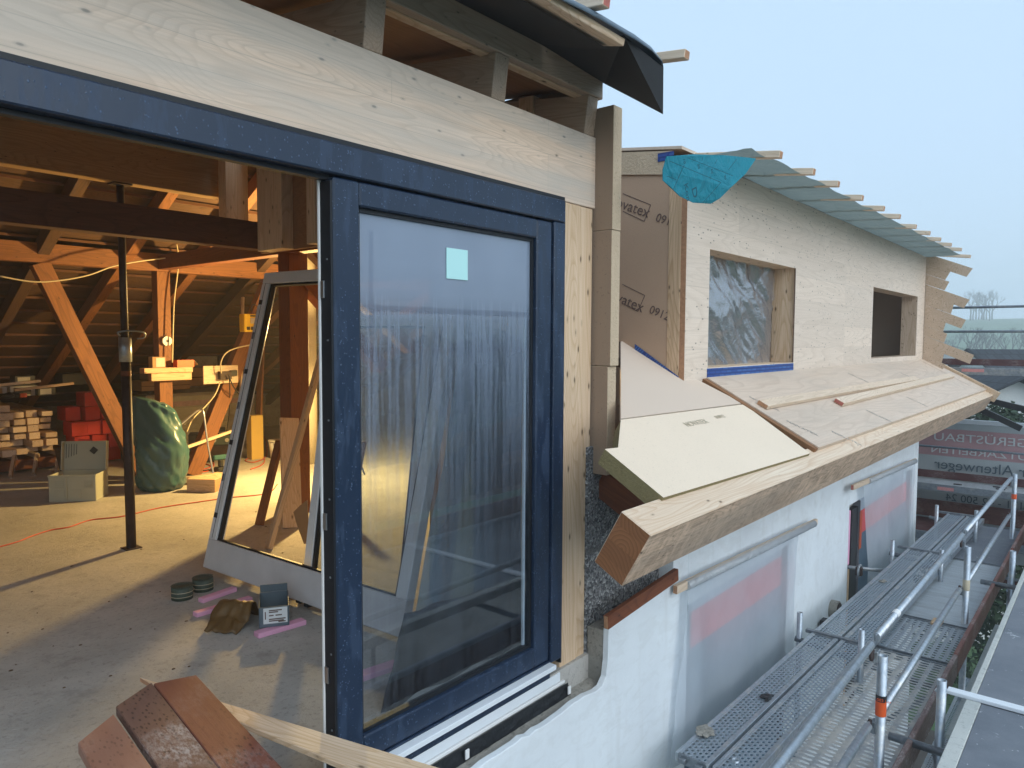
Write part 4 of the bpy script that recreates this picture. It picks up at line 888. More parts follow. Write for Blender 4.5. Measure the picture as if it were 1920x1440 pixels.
# ================================================================== SCAFFOLD ACROSS THE FAR END
es = thing('end_scaffold', (12, -1, -6), 'scaffold across the far gable end with dark toe boards and rails', 'scaffold')
for z, a in ((2.145, -.1), (1.80, 0)): tube('guard_rail', [(12.25, .6, z), (12.25, -3.4, z)], .019, M['galvd'], es)
box('toe_board', (12.2, -3.4, 1.32), (12.235, .7, 1.41), M['toed'], es); box('deck_side', (11.65, -3.4, 1.205), (11.69, .7, 1.305), M['galvd'], es); box('deck', (11.7, -3.4, 1.21), (12.19, .7, 1.25), M['ribs'], es)
box('faded_label', (11.645, -.68, 1.245), (11.6495, -.42, 1.285), flat('faded_label', (.55, .25, .25), .8, .2, 60), es, bev=0)
tube('guard_rail', [(12.0, .7, .135), (12.0, -3.4, .135)], .016, M['galvd'], es)
box('toe_board', (12.15, -3.4, -.345), (12.18, .9, -.235), M['toed'], es)
box('deck', (11.72, -3.4, -.40), (12.14, .9, -.36), M['ribs'], es); box('deck_side', (11.68, -3.4, -.45), (11.715, .9, -.355), M['galvd'], es)
box('faded_label', (11.675, -.38, -.43), (11.6795, -.18, -.385), bpy.data.materials['faded_label'], es, bev=0)
box('toe_board', (12.2, -3.4, -.93), (12.23, .9, -.68), M['toe4'], es); box('deck', (11.3, -3.4, -.99), (12.19, .9, -.95), M['toed'], es); box('deck_side', (11.26, -3.4, -1.06), (11.295, .9, -.95), M['galvd'], es)
box('toe_board', (11.55, -3.4, -1.55), (11.57, .9, -1.50), M['toed'], es); tube('guard_rail', [(11.25, .7, -1.4), (11.25, -3.4, -1.4)], .02, M['galvd'], es)
for y in (.45, -3.2):
    for x in (11.7, 12.2): tube('post', [(x, y, -6), (x, y, 2.4)], .024, M['galvd'], es)
tube('post', [(12.3, -1.75, -6), (12.3, -1.75, 2.5)], .024, M['galvd'], es)
# debris on end deck
for y, x, s in ((-.35, 11.85, .10), (-.80, 12.0, .16), (-.85, 11.85, .11)):
    tag(box('wood_scrap', (x-.015, y-s, -.358), (x+.015, y, -.345), M['dark'], bev=.002), {.10: 'short dark sliver of wood lying leftmost on the far end deck', .16: 'long dark sliver of wood at the back of the far end deck', .11: 'dark sliver of wood in front of the long one on the far end deck'}[s], 'scrap')
# banner (read from outside, so mirrored here)
bn = thing('banner', (12.42, -.5, -.5), 'grey scaffold banner with red band and mirrored lettering seen from its back', 'banner')
sheet('cloth', (12.42, .9, -1.5), (12.42, -3.3, -1.5), (12.42, -3.3, .47), (12.42, .9, .47), 40, 20, lambda u, v: .02*nz(u*9, v*5), M['banner'], bn)
def bsheet(nm, z0, z1, mt, off): sheet(nm, (12.42, .9, z0), (12.42, -3.3, z0), (12.42, -3.3, z1), (12.42, .9, z1), 40, 6, lambda u, v: .02*nz(u*9, (z0+(z1-z0)*v+1.5)/1.97*5)+off, mt, bn)
bsheet('red_band', -.045, .36, M['bannerred'], .004)
def btext(s, y, z, size, mt, sx=1): 
    o = text('lettering', s, (12.395, y, z), (0, 1, 0), (0, 0, 1), size, mt, bn, depth=.001, sx=sx)
btext('GERÜSTBAU', -1.17, .185, .165, M['paint'], 1.3); btext('VERPUTZARBEITEN', -1.58, .0, .145, M['paint'], 1.3); btext('Lothar Altenweger', -1.62, -.235, .21, M['inkdk'], 1.0)
btext('Telefon: 0171 - 42 500 24', -1.75, -.70, .15, M['inkdk'], 1.0)
hem = box('hem', (12.40, -3.3, .455), (12.44, .9, .52), M['alu'], bn)
# dark boards beyond the verge
for k, (dy, lab) in enumerate(((0, 'upper dark eaves board jutting out beyond the far verge'), (.16, 'lower dark eaves board jutting out beyond the far verge'))):
    a = on(1858-6*k, 752+22*k, 'x', 12.0); b = on(1915+18*(1-k), 780+24*k-10*(1-k), 'x', 12.0); d = (b-a)
    tag(beam('dark_board', a-d*.3, b, .08, .07, M['dark'], None, (1, 0, 0), M['darksteel']), lab, 'board')

# ================================================================== FOREGROUND BOARDS
def fboard(name, lab, pl, zt, th, mat, cat, grp=None, endm=None):
    """board whose top face is the polygon pl (pixel corners carried onto the level z=zt), extended out of frame"""
    pts = [on(x, y, 'z', zt) for x, y in pl]; a = (pts[0]+pts[3])/2; b = (pts[1]+pts[2])/2; d = (b-a).normalized(); n = Vector((-d.y, d.x, 0)); wd = abs((pts[3]-pts[0]).dot(n))
    L = (b-a).length; W = Matrix((d, n, Vector((0, 0, 1)))).transposed().to_4x4(); W.translation = Vector((a.x, a.y, zt))
    bm = bmesh.new(); pp = [W.inverted() @ q for q in pts]; top = [bm.verts.new(q) for q in pp]; bot = [bm.verts.new(q-Vector((0, 0, th))) for q in pp]
    bm.faces.new(top); bm.faces.new(bot[::-1])
    for i in range(4): f = bm.faces.new((top[i], bot[i], bot[(i+1) % 4], top[(i+1) % 4])); f.material_index = 1 if i == 3 else 0
    bmesh.ops.recalc_face_normals(bm, faces=bm.faces[:]); bmesh.ops.bevel(bm, geom=bm.edges[:], offset=.003, segments=1, affect='EDGES')
    return tag(link(name, bm, [mat, endm or mat], None, W), lab, cat, grp)
fboard('pine_board', 'pale planed spruce board crossing the doorway threshold with dark knots', [(262, 1269), (900, 1462), (760, 1482), (300, 1292)], .30, .022, M['bpine'], 'board', None, M['endp'])
g = 'reddish scaffold boards stacked side by side in the foreground'
fboard('scaffold_board', 'right reddish scaffold board, its end farthest into the doorway', [(368, 1265), (600, 1515), (478, 1525), (288, 1281)], .345, .034, M['toe'], 'board', g, M['endr'])
fboard('scaffold_board', 'middle dusty scaffold board between the two redder ones', [(284, 1279), (474, 1520), (360, 1530), (217, 1324)], .343, .036, M['toe3'], 'board', g, M['endr'])
fboard('scaffold_board', 'left scaffold board of paler red with its blunt end nearest the floor', [(213, 1338), (356, 1540), (250, 1580), (146, 1392)], .341, .038, M['toe2'], 'board', g, M['endr'])
tr = thing('trestle', (1.0, .1, 0), 'timber trestle added as a hidden support beneath the foreground scaffold boards', 'trestle')  # support added out of sight to carry the foreground boards
box('bar', (.70, .05, .24), (1.20, .13, .277), M['pine'], tr); box('leg', (.95, .05, 0), (1.02, .12, .24), M['pine'], tr); box('leg', (1.12, .05, 0), (1.19, .12, .24), M['pine'], tr)

# ================================================================== ATTIC
# glulam purlin, steel prop
gl = tag(box('glulam_beam', (-2.9, 3.78, 2.835), (3.22, 3.90, 3.16), wood('glulam_inside', (.40, .27, .14), (.26, .16, .07), 1.2, lam=.0), bev=.004), 'thick pale glued beam under the dormer ceiling resting on the steel prop', 'beam')
sp = thing('steel_prop', (2.43, 3.84, 0), 'dark rusty telescopic steel prop standing on the attic floor under the glued beam', 'prop')
tube('lower_tube', [(2.44, 3.84, .01), (2.435, 3.84, 1.50)], .036, M['darksteel'], sp, 16); tube('upper_tube', [(2.435, 3.84, 1.5), (2.43, 3.84, 2.82)], .027, M['darksteel'], sp, 16)
tube('collar', [(2.435, 3.84, 1.47), (2.435, 3.84, 1.66)], .045, M['galv'], sp, 16); tube('handle', smoothpath([(2.39, 3.82, 1.67), (2.37, 3.80, 1.70), (2.45, 3.78, 1.71), (2.56, 3.80, 1.70), (2.58, 3.84, 1.66), (2.53, 3.85, 1.65)], 5), .007, M['galvd'], sp, 8)
box('head_plate', (2.36, 3.78, 2.822), (2.50, 3.90, 2.833), M['darksteel'], sp); box('base_plate', (2.38, 3.78, 0), (2.50, 3.90, .008), M['darksteel'], sp)
tube('orange_band', [(2.436, 3.84, 1.36), (2.436, 3.84, 1.40)], .037, M['oldred'], sp, 16, False)
# work lamp (a lit flood lamp hidden behind the door leaf; throws the warm light of the photograph)
LP = Vector((5.29, 4.94, 1.62))
wl = thing('work_lamp', (5.29, 4.94, 0), 'lit construction flood lamp on a tripod deep in the attic', 'lamp')
for a in (0, 2.1, 4.2): tube('leg', [(LP.x, LP.y, .75), (LP.x+.35*math.cos(a), LP.y+.35*math.sin(a), 0)], .011, M['dark'], wl, 8)
tube('pole', [(LP.x, LP.y, .6), (LP.x, LP.y, LP.z-.1)], .012, M['dark'], wl, 8)
em = NT('lamp_glow'); em.b.inputs['Emission Color'].default_value = (1, .62, .25, 1); em.b.inputs['Emission Strength'].default_value = 12
box('lamp_head', LP-P(.10, .0, .08), LP+P(.10, .05, .08), M['yellow'], wl); box('lamp_face', LP-P(.085, .012, .065), LP+P(.085, -.002, .065), em.m, wl, bev=0)
ld = bpy.data.lights.new('work_light', 'POINT'); ld.energy = 440; ld.color = (1., .65, .22); ld.shadow_soft_size = .06
lo_ = bpy.data.objects.new('work_light', ld); C.objects.link(lo_); lo_.location = LP-P(0, .10, 0); lo_.parent = wl; lo_.matrix_basis = wm(wl).inverted() @ Matrix.Translation(LP-P(0.02, .12, 0))

# leaning white window frame 1 (large) and sash 2
def lean_frame(name, lab, base0, base1, tilt_x, h, w1, wb, dep, mat, glassmat, grp, fit=True):
    """frame whose bottom runs base0->base1 and whose plane leans by tilt_x over height h"""
    b0, b1 = Vector(base0), Vector(base1); xd = (b1-b0).normalized(); upv = Vector((tilt_x, 0, h)).normalized(); W_ = (b1-b0).length; H = math.hypot(tilt_x, h); nrm = xd.cross(upv)
    W = Matrix((xd, upv, nrm)).transposed().to_4x4(); W.translation = b0; t = bpy.data.objects.new(name, None); C.objects.link(t); t.matrix_basis = W; tag(t, lab, 'window frame', grp)
    def bar(nm, x0, y0, x1, y1, mt, z0=-dep/2, z1=dep/2, bev=.004):
        bm = bmesh.new(); bxm(bm, (x0, y0, z0), (x1, y1, z1), bev); return link(nm, bm, mt, t, W)
    bar('bottom_rail', 0, 0, W_, wb, M['pvcdirt']); bar('top_rail', 0, H-w1, W_, H, mat); bar('stile', 0, wb+.001, w1, H-w1-.001, mat); bar('stile', W_-w1, wb+.001, W_, H-w1-.001, mat)
    bar('gasket', w1, wb, w1+.018, H-w1, M['rubber'], -.012, .02, 0); bar('gasket', W_-w1-.018, wb, W_-w1, H-w1, M['rubber'], -.012, .02, 0); bar('gasket', w1, wb, W_-w1, wb+.012, M['rubber'], -.012, .02, 0); bar('gasket', w1, H-w1-.015, W_-w1, H-w1, M['rubber'], -.012, .02, 0)
    if glassmat: bar('glass_pane', w1+.002, wb+.002, W_-w1-.002, H-w1-.002, glassmat, -.002, .002, 0)
    if fit:
        s = -1 if nrm.x > 0 else 1
        for k in range(7):
            y = .35+k*.26; z0, z1 = (-dep/2-.004, -dep/2+.001) if s < 0 else (dep/2-.001, dep/2+.004)
            bar('fitting', .012, y, .034 if k % 2 else .05, y+(.05 if k % 2 else .035), M['dark' if k % 2 == 0 else 'galvd'], z0, z1, .001)
        bar('glazing_bead_line', w1*.48, wb+.01, w1*.48+.003, H-w1, M['rubber'], (-dep/2-.002 if s < 0 else dep/2-.001), (-dep/2+.001 if s < 0 else dep/2+.002), 0)
    return t
f1 = lean_frame('window_frame', 'large white plastic window frame leaning behind the door leaf, dusty bottom rail on foam strips', (2.52, 2.80, .045), (2.62, .84, .045), .53, 2.09, .085, .20, .07, M['pvc'], None, 'white window frames leaning in the attic')
f2 = lean_frame('window_frame', 'smaller white glazed sash leaning inside the larger frame', (2.74, 1.95, .01), (2.84, 1.05, .01), .26, 1.80, .07, .08, .06, M['pvc'], M['glass2'], 'white window frames leaning in the attic', False)
for k, (px, py) in enumerate(((535, 1113), (550, 1121), (563, 1127), (578, 1134))):
    q = on(px, py, 'x', 2.56); tag(box('plastic_clip', q-P(.02, .022, .01), q+P(.02, .022, .012), M['dark' if k != 1 else 'card'], bev=.004), '%s of the little clips lying on the bottom rail of the large frame' % ('leftmost', 'brownish second', 'third', 'rightmost')[k], 'clip', 'clips on the frame rail')
# hanging fleece seen through the glass
fa = [on(x_, y_, 'y', .42) for x_, y_ in ((778, 1152), (1012, 1085), (1012, 640), (872, 600))]
tag(sheet('hanging_fleece', fa[0], fa[1], fa[2], fa[3], 40, 30, lambda u, v: .02*nz(u*4, v*3)+.012*math.sin(u*16+v), M['fleece']), 'grey-blue fleece hanging behind the misted door pane', 'fleece')
fb = [on(x_, y_, 'y', .36) for x_, y_ in ((712, 1345), (1012, 1215), (1012, 1075), (758, 1150))]
tag(sheet('black_tarp', fb[0], fb[1], fb[2], fb[3], 40, 20, lambda u, v: .012*math.sin(u*21)+.015*nz(u*7, v*3), M['membrane'], thick=.002), 'black tarp standing behind the lower part of the door pane', 'tarp')
# coil nails
def coil(lab, x, y, r=.068, h=.085):
    bm = bmesh.new(); n = 130
    for i in range(n):
        a = i*2.39996 if 0 else i*2*math.pi*3/n; rr = r-(i/n)*.035
        p = Vector((rr*math.cos(a), rr*math.sin(a), 0)); q = Vector((rr*math.cos(a+.12), rr*math.sin(a+.12), h)); tubem(bm, [p, q], .0019, 5)
        g_ = bmesh.ops.create_cone(bm, cap_ends=True, segments=6, radius1=.004, radius2=.004, depth=.002, matrix=Matrix.Translation(q))
    t = thing('nail_coil', (x, y, 0), lab, 'nail coil', 'coils of nails on the floor'); o = link('nails', bm, M['nails'], t, wm(t))
    for z in (.3, .62): tube('wire', [(x+(r+.002)*math.cos(a*.3), y+(r+.002)*math.sin(a*.3), h*z) for a in range(22)], .0016, M['cream'], t, 6)
    tube('core', [(x, y, .002), (x, y, h*.93)], r*.93, M['nails'], t, 22)
q = on(342, 1122, 'z', 0); coil('left coil of greenish nails on the bare floor', q.x, q.y); q = on(381, 1106, 'z', 0); coil('right coil of greenish nails touching the frame corner', q.x, q.y)
# pink foam strips
def strip(lab, a, b, wd=.05, h=.028):
    A, B = on(*a, 'z', h), on(*b, 'z', h); tag(beam('foam_strip', A-P(0, 0, h/2), B-P(0, 0, h/2), wd, h, M['pink']), lab, 'foam strip', 'pink foam strips under the window frame')
strip('pink foam strip beside the nail coils', (376, 1122), (440, 1100)); strip('longest pink foam strip left of the leather pouch', (365, 1148), (470, 1118)); strip('pink foam strip under the metal box', (480, 1186), (570, 1160), .06)
strip('pink foam strip seen through the lower door glass', (670, 1265), (745, 1240), .07)
# metal box with label and the leather pouch
W0 = on(487, 1178, 'z', .03); bx = thing('nail_box', W0, 'grey sheet metal box with white label standing on a foam strip', 'box', rz=R(-32))
Wb = wm(bx)
def lb(nm, lo, hi, mt, par=bx, W=Wb):
    bm = bmesh.new(); bxm(bm, lo, hi, .001); return link(nm, bm, mt, par, W)
M['zinc'] = flat('blue_grey_sheet_metal', (.13, .17, .20), .4, .1, metal=.4)
lb('front', (0, 0, 0), (.155, .004, .115), M['zinc']); lb('back', (0, .26, 0), (.155, .264, .115), M['zinc']); lb('side', (-.004, 0, 0), (0, .264, .115), M['zinc']); lb('side', (.155, 0, 0), (.159, .264, .115), M['zinc']); lb('bottom', (0, .004, 0), (.155, .26, .004), M['zinc'])
lb('lid_flap', (0, .264, .115), (.155, .268, .16), M['zinc']); lb('paper_label', (.02, -.0015, .02), (.15, -.0003, .11), M['paint'])
for k, (x0, x1, z) in enumerate(((.05, .12, .095), (.05, .10, .085), (.05, .075, .066), (.085, .12, .066), (.05, .14, .045), (.05, .13, .035), (.10, .14, .028), (.028, .034, .05))):
    lb('label_print', (x0, -.0022, z-.0035), (x1, -.0014, z+.0035 if k != 7 else z+.04), M['ink'])
def pouch():
    o = on(440, 1170, 'z', .0); vs = []; fs = []; nu, nv = 24, 30
    for j in range(nv+1):
        for i in range(nu+1):
            u, v = i/nu, j/nv; x = (u-.5)*.20*(1+.15*math.sin(v*5)); s = v*.42
            if v < .28: y = -.15+v*.35; z = .012+.055*math.sin(v/.28*math.pi*.5)*(1-abs(u-.5))
            elif v < .75: tt = (v-.28)/.47; y = -.052+tt*.16; z = .06+.075*math.sin(tt*math.pi)*(1-.8*abs(u-.5)**2)
            else: tt = (v-.75)/.25; y = .108+tt*.055; z = .06*(1-tt)+.01+.02*math.sin(u*6)
            vs.append(Vector((x+.02*nz(v*5, u*2), y+.02*nz(u*4, v*4, 2), max(.004, z+.014*nz(u*6, v*6, 4)))))
    for j in range(nv):
        for i in range(nu): k = j*(nu+1)+i; fs.append((k, k+1, k+nu+2, k+nu+1))
    rot = Matrix.Rotation(R(-60), 3, 'Z'); vs = [rot @ v + o for v in vs]
    return vs, fs, o
pv, pfc, po = pouch(); tag(mesh('leather_pouch', pv, pfc, M['leather'], org=po, smooth=True, thick=.004), 'crumpled brown leather tool pouch slumped against the metal box', 'pouch')
# green scrap and chips
def scrap(lab, px, py, r, mt, h=.02, grp=None, cat='scrap'):
    o = on(px, py, 'z', 0); bm = bmesh.new(); bmesh.ops.create_icosphere(bm, subdivisions=2, radius=r)
    for v in bm.verts: k = 1+.7*nz(v.co.x*40+px, v.co.y*40, v.co.z*30); v.co = Vector((v.co.x*k*1.3, v.co.y*k, abs(v.co.z*k)*h/r+.001))
    tag(link('scrap' if cat == 'scrap' else 'wood_chip', bm, mt, None, Matrix.Translation(o)), lab, cat, grp)
scrap('crumpled pale green paper scrap on the floor behind the glass frame', 508, 1052, .035, flat('green_paper', (.22, .34, .20)), .03)
random.seed(3); dsk = flat('brown_chip', (.10, .06, .03), .9, .3)
places = ('on the floor left of the nail coils', 'on the floor near the prop', 'on the floor below the pouch', 'on the bare floor at the left edge', 'inside the large leaning frame')
ch = [(300, 1110), (236, 1120), (205, 1128), (80, 1180), (150, 1210), (100, 1212), (30, 1247), (20, 1258), (15, 1187), (60, 1110), (135, 1062), (355, 1250), (325, 1255), (120, 1290), (265, 1030), (345, 1012), (480, 960), (498, 988), (515, 1075), (527, 1065), (530, 1037), (290, 1180), (350, 1165), (207, 1268), (245, 1180), (70, 1150)]
for k, (px, py) in enumerate(ch): scrap('tiny brown bark chip on the dusty floor, one of many strewn about', px, py, .003+.006*random.random(), dsk, .004, 'bark chips strewn on the floor', 'chip')
# --- bag
def bag():
    t = thing('rubbish_sack', (3.64, 5.93, 0), 'bulging blue-green plastic rubbish sack standing in front of the timber post', 'sack'); bm = bmesh.new(); nu, nv = 60, 56; rings = []
    for j in range(nv+1):
        v = j/nv; z = v*.98; w_ = .27*(.86+.22*math.sin(min(1, v*1.05)*math.pi*.9+.25))*(1 if v < .86 else 1-(v-.86)*1.4); d_ = .25*(1 if v < .5 else 1-(v-.5)*1.35)
        if v < .06: w_ *= .82+v*3; d_ *= .82+v*3
        ring = []
        for i in range(nu):
            a = 2*math.pi*i/nu; dr_ = nz(math.cos(a)*1.6+5, math.sin(a)*1.6, v*2.2)*.035-abs(nz(math.cos(a)*1.5+v*3, math.sin(a)*1.5, v*7+math.cos(a)*2))*.05-abs(nz(math.cos(a)*6+3, math.sin(a)*6, v*2.5))*.025*(v > .1)+.004*nz(math.cos(a)*9, math.sin(a)*9, v*22)
            x = (w_+dr_)*math.cos(a)*(1 if v < .5 else 1); y = (d_+dr_)*math.sin(a); sh = -.11*max(0, v-.45)**1.1*1.9
            zz = z+(.07*(-math.cos(a)) if v > .9 else 0)*(v-.9)*10*.6
            ring.append(bm.verts.new((x+sh, y, max(0.002, zz))))
        rings.append(ring)
    for j in range(nv):
        for i in range(nu): bm.faces.new((rings[j][i], rings[j][(i+1) % nu], rings[j+1][(i+1) % nu], rings[j+1][i]))
    bm.faces.new(rings[0][::-1]); bm.faces.new(rings[-1]); bmesh.ops.recalc_face_normals(bm, faces=bm.faces[:])
    o = link('sack', bm, M['bag'], t, Matrix.Translation((3.64, 5.93, 0)) @ Matrix.Rotation(R(-48), 4, 'Z'), True)
bag()
# --- systainer with open lid
tb = thing('tool_case', on(92, 942, 'z', 0), 'open grey plastic tool case with ribbed front and raised lid', 'tool case', rz=R(-41)); Wt = wm(tb)
def tbx(nm, lo, hi, mt, rot=None, bev=.004):
    bm = bmesh.new(); bxm(bm, lo, hi, bev); return link(nm, bm, mt, tb, Wt @ (rot or Matrix.Identity(4)))
gy = M['grayplastic']
tbx('front', (0, 0, 0), (.44, .012, .27), gy); tbx('rear', (0, .31, 0), (.44, .322, .27), gy); tbx('side', (0, .013, 0), (.012, .309, .27), gy); tbx('side', (.428, .013, 0), (.44, .309, .27), gy); tbx('base', (.012, .013, 0), (.428, .309, .02), gy)
tbx('rim', (-.006, -.008, .255), (.446, -.0, .272), gy); tbx('latch_rib', (.155, -.012, .01), (.175, -.0, .25), gy)
for z in (.14, .16, .18, .20): tbx('grip_rib', (.06, -.006, z), (.14, 0, z+.008), gy, bev=.001); tbx('grip_rib', (.33, -.006, z), (.41, 0, z+.008), gy, bev=.001)
tbx('recess', (.05, -.004, .02), (.15, -.0, .12), gy); tbx('recess', (.19, -.004, .02), (.30, -.0, .12), gy)
LR = Matrix.Translation((0, .325, .27)) @ Matrix.Rotation(R(-8), 4, 'X')
tbx('lid', (0, .0, 0), (.44, .010, .30), gy, LR); tbx('lid_wall', (0, -.055, 0), (.010, -.001, .30), gy, LR); tbx('lid_wall', (.43, -.055, 0), (.44, -.001, .30), gy, LR); tbx('lid_wall', (.011, -.055, .29), (.429, -.001, .30), gy, LR); tbx('handle', (.16, -.05, .302), (.27, -.01, .32), M['red'], LR)
tbx('lid_tool', (.27, -.012, .17), (.33, -.001, .23), M['dark'], LR @ Matrix.Translation((.3, 0, .2)) @ Matrix.Rotation(.7, 4, 'Y') @ Matrix.Translation((-.3, 0, -.2)))
for k in range(5): tbx('lid_rib', (.03+k*.025, -.006, .12+k*.01), (.033+k*.025, -.001, .27), M['dark'], LR, 0)
# --- wooden blocks
tag(beam('timber_block', (3.80, 5.62, .07), (3.98, 5.36, .07), .14, .14, M['pine'], end=M['endp']), 'squat timber offcut lying right of the rubbish sack', 'timber block', 'timber offcuts by the sack')
tag(beam('timber_block', (3.95, 5.95, .04), (4.35, 6.0, .04), .09, .08, M['pine'], end=M['endp']), 'thinner timber offcut lying behind the squat one', 'timber block', 'timber offcuts by the sack')
# --- lumber stack: every beam is a thing
gL = 'beams in the big lumber stack'; rows = 8; random.seed(11)
for r_ in range(rows):
    n = 9 if r_ < 6 else 6
    for c_ in range(n):
        x = 2.05+c_*.155+random.uniform(-.012, .012); z = .26+r_*.088; y0 = 8.25+random.uniform(-.16, .16)
        if r_ >= 6 and c_ > 6 or (r_ >= 5 and random.random() < .22): continue
        if c_ == n-1 or r_ == rows-1 or c_ == 0 or True:
            lab = 'pale beam in row %d from the floor, %s of its row, in the lumber stack' % (r_+1, ('leftmost', 'second from the left', 'third from the left', 'fourth from the left', 'fifth from the left', 'sixth from the left', 'seventh from the left', 'eighth from the left', 'rightmost')[c_])
            tag(beam('stacked_beam', (x, y0, z), (x+random.uniform(-.05, .08), y0+2.0-max(0, r_-4)*.24, z), random.choice((.145, .12, .13)), random.choice((.082, .07, .06)), M['pine' if (r_*3+c_) % 3 else 'jag'], end=M['pine2' if (r_+c_) % 2 else 'jag']), lab, 'beam', gL)
for k in range(6):
    x = 2.15+k*.24; t = thing('timber_skid', (x, 8.0, 0), 'crooked grey skid board under the lumber stack, %s from the left' % ('first', 'second', 'third', 'fourth', 'fifth', 'sixth')[k], 'skid', 'skid boards under the lumber'); 
    beam('board', (x, 8.1, .22), (x-.12, 7.85, .02), .035, .06, M['grey'], t); beam('foot', (x, 8.1, .20), (x+.05, 9.6, .20), .06, .05, M['grey'], t)
tag(box('low_pallet', (2.2, 8.2, .03), (3.7, 9.6, .16), M['oldred']), 'dark reddish pallet carrying the lumber stack', 'pallet')
# things on top of the lumber
def crate(lab, px, py, yy, w_, h_, d_, mt, cat, nm, grp=None, rz=0, face=None):
    o = on(px, py, 'y', yy); t = bpy.data.objects.new(nm, None); C.objects.link(t); t.location = o; t.rotation_euler = (0, 0, rz); tag(t, lab, cat, grp); W = wm(t)
    bm = bmesh.new(); bxm(bm, (0, 0, 0), (w_, d_, h_), .003); link('body', bm, mt, t, W)
    if face:
        bm = bmesh.new(); bxm(bm, (w_*.15, -.002, h_*.15), (w_*.8, -.0004, h_*.85), 0); link('printed_face', bm, face, t, W)
    return t
zt = .26+7*.088+.045
gx = 'small cartons on the lumber stack'
def top(lab, x, y, w_, h_, d_, mt, nm='carton', cat='carton', face=None, rz=0, z=zt):
    t = bpy.data.objects.new(nm, None); C.objects.link(t); t.location = (x, y, z); t.rotation_euler = (0, 0, rz); tag(t, lab, cat, gx if nm == 'carton' else None); W = wm(t)
    bm = bmesh.new(); bxm(bm, (0, 0, 0), (w_, d_, h_), .003); link('body', bm, mt, t, W)
    if face: bm = bmesh.new(); bxm(bm, (w_*.12, -.002, h_*.15), (w_*.75, -.0004, h_*.85), 0); link('printed_face', bm, face, t, W)
wc, dk = M['whitecard'], M['dark']
top('white screw carton with grey label, upper of two by the brace', 3.02, 8.5, .22, .12, .2, dk, face=wc, z=zt+.13); top('dark carton beneath the white screw carton', 2.95, 8.45, .30, .125, .25, wc, face=dk)
top('brown carton in the middle of the row on the stack', 2.72, 8.4, .18, .13, .2, wc, face=M['card']); top('white carton beside the brown one on the stack', 2.5, 8.42, .17, .14, .2, M['card'], face=wc); top('small brown carton at the left of the row on the stack', 2.28, 8.45, .18, .15, .2, M['card'])
top('dark carton farthest left on the lumber stack', 2.08, 8.4, .16, .13, .2, dk, face=M['card']); top('tall brown carton behind the left cartons', 2.25, 8.8, .2, .3, .2, M['card'])
top('row of cream tubes packed behind the cartons', 2.45, 8.75, .35, .24, .2, wc); top('dark patterned carton touching the diagonal brace', 3.22, 8.35, .2, .10, .18, dk, face=wc)
top('orange plastic tray at the stack edge', 2.1, 8.25, .35, .09, .12, M['orange'], 'plastic_tray', 'tray', rz=R(8)); top('pale blue folded cloth hanging over the stack front', 2.52, 8.17, .10, .24, .02, M['pvc'], 'folded_cloth', 'cloth', rz=R(10), z=zt-.26)
gl_ = thing('work_gloves', (2.85, 8.2, zt), 'pair of dark work gloves with red cuffs on the lumber stack', 'gloves')
for k in range(2):
    bm = bmesh.new(); bmesh.ops.create_icosphere(bm, subdivisions=3, radius=.07)
    for v in bm.verts: v.co = Vector((v.co.x*1.3, v.co.y, v.co.z*.5+.03))*(1+.3*nz(v.co.x*20, v.co.y*20, k))
    for f in range(5): tubem(bm, [Vector((-.07, -.05+f*.025, .03)), Vector((-.13-.01*(f % 3), -.06+f*.03, .02))], [.012, .009], 8)
    link('glove', bm, M['dark'], gl_, Matrix.Translation((2.85+k*.12, 8.22+k*.05, zt)), True)
box('cuff', (2.98, 8.18, zt), (3.05, 8.30, zt+.05), M['orange'], gl_)
# red cartons
random.seed(5); n = 0
gR = 'red cartons stacked beside the lumber'
ord_ = ('first', 'second', 'third', 'fourth', 'fifth')
for r_ in range(5):
    for c_ in range(3):
        if r_ == 4 and c_ != 1: continue
        x = 3.52+c_*.19+random.uniform(-.015, .015)+(.05 if r_ < 2 else 0); y = 8.15+random.uniform(-.04, .08)+(.1 if r_ > 2 else 0); z = .02+r_*.185
        t = thing('red_carton', (x, y, z), 'red carton in the %s layer from the floor, %s in its layer' % (ord_[r_], ('left', 'middle', 'right')[c_]), 'carton', gR)
        box('body', (x, y, z), (x+.18, y+.3, z+.178), M['red'], t, bev=.005); box('flap', (x+.02, y-.003, z+.11), (x+.16, y, z+.16), M['red'], t, bev=.001)
for k, (x, y, z, w_, d_, h_, mt, l) in enumerate(((1.95, 7.7, 0, .5, .35, .30, 'card', 'opened brown cardboard box on the floor at the far left'), (4.10, 7.6, 0, .35, .3, .25, 'dark', 'dark box in the shadow behind the rubbish sack'), (4.25, 7.9, .0, .3, .3, .62, 'card', 'tall cardboard box standing in the shadow behind the post'), (3.72, 9.0, 1.0, .3, .3, .16, 'dark', 'dark box on top of the stacks behind the diagonal brace'))):
    t = thing('storage_box', (x, y, z), l, 'box'); box('body', (x, y, z), (x+w_, y+d_, z+h_), M[mt], t, bev=.004); box('flap', (x+.01, y-.08, z+h_-.006), (x+w_-.01, y-.002, z+h_), M[mt], t, bev=.001)
random.seed(8)
for k, (x, y, z, L_, an, l) in enumerate(((2.3, 8.05, 1.06, .9, .25, 'loose lath lying askew over the front of the lumber stack'), (2.9, 8.12, 1.02, .7, -.5, 'short loose board lying crosswise on the lumber stack front'), (3.3, 7.7, .35, .8, .9, 'pale offcut leaning against the red cartons'))):
    tag(beam('loose_board', (x, y, z), (x+L_*math.cos(an), y+.3*L_*math.sin(an), z+.06+(-.3 if k == 2 else 0)), .07, .03, M['pine' if k else 'pine2'], end=M['endp']), l, 'board')
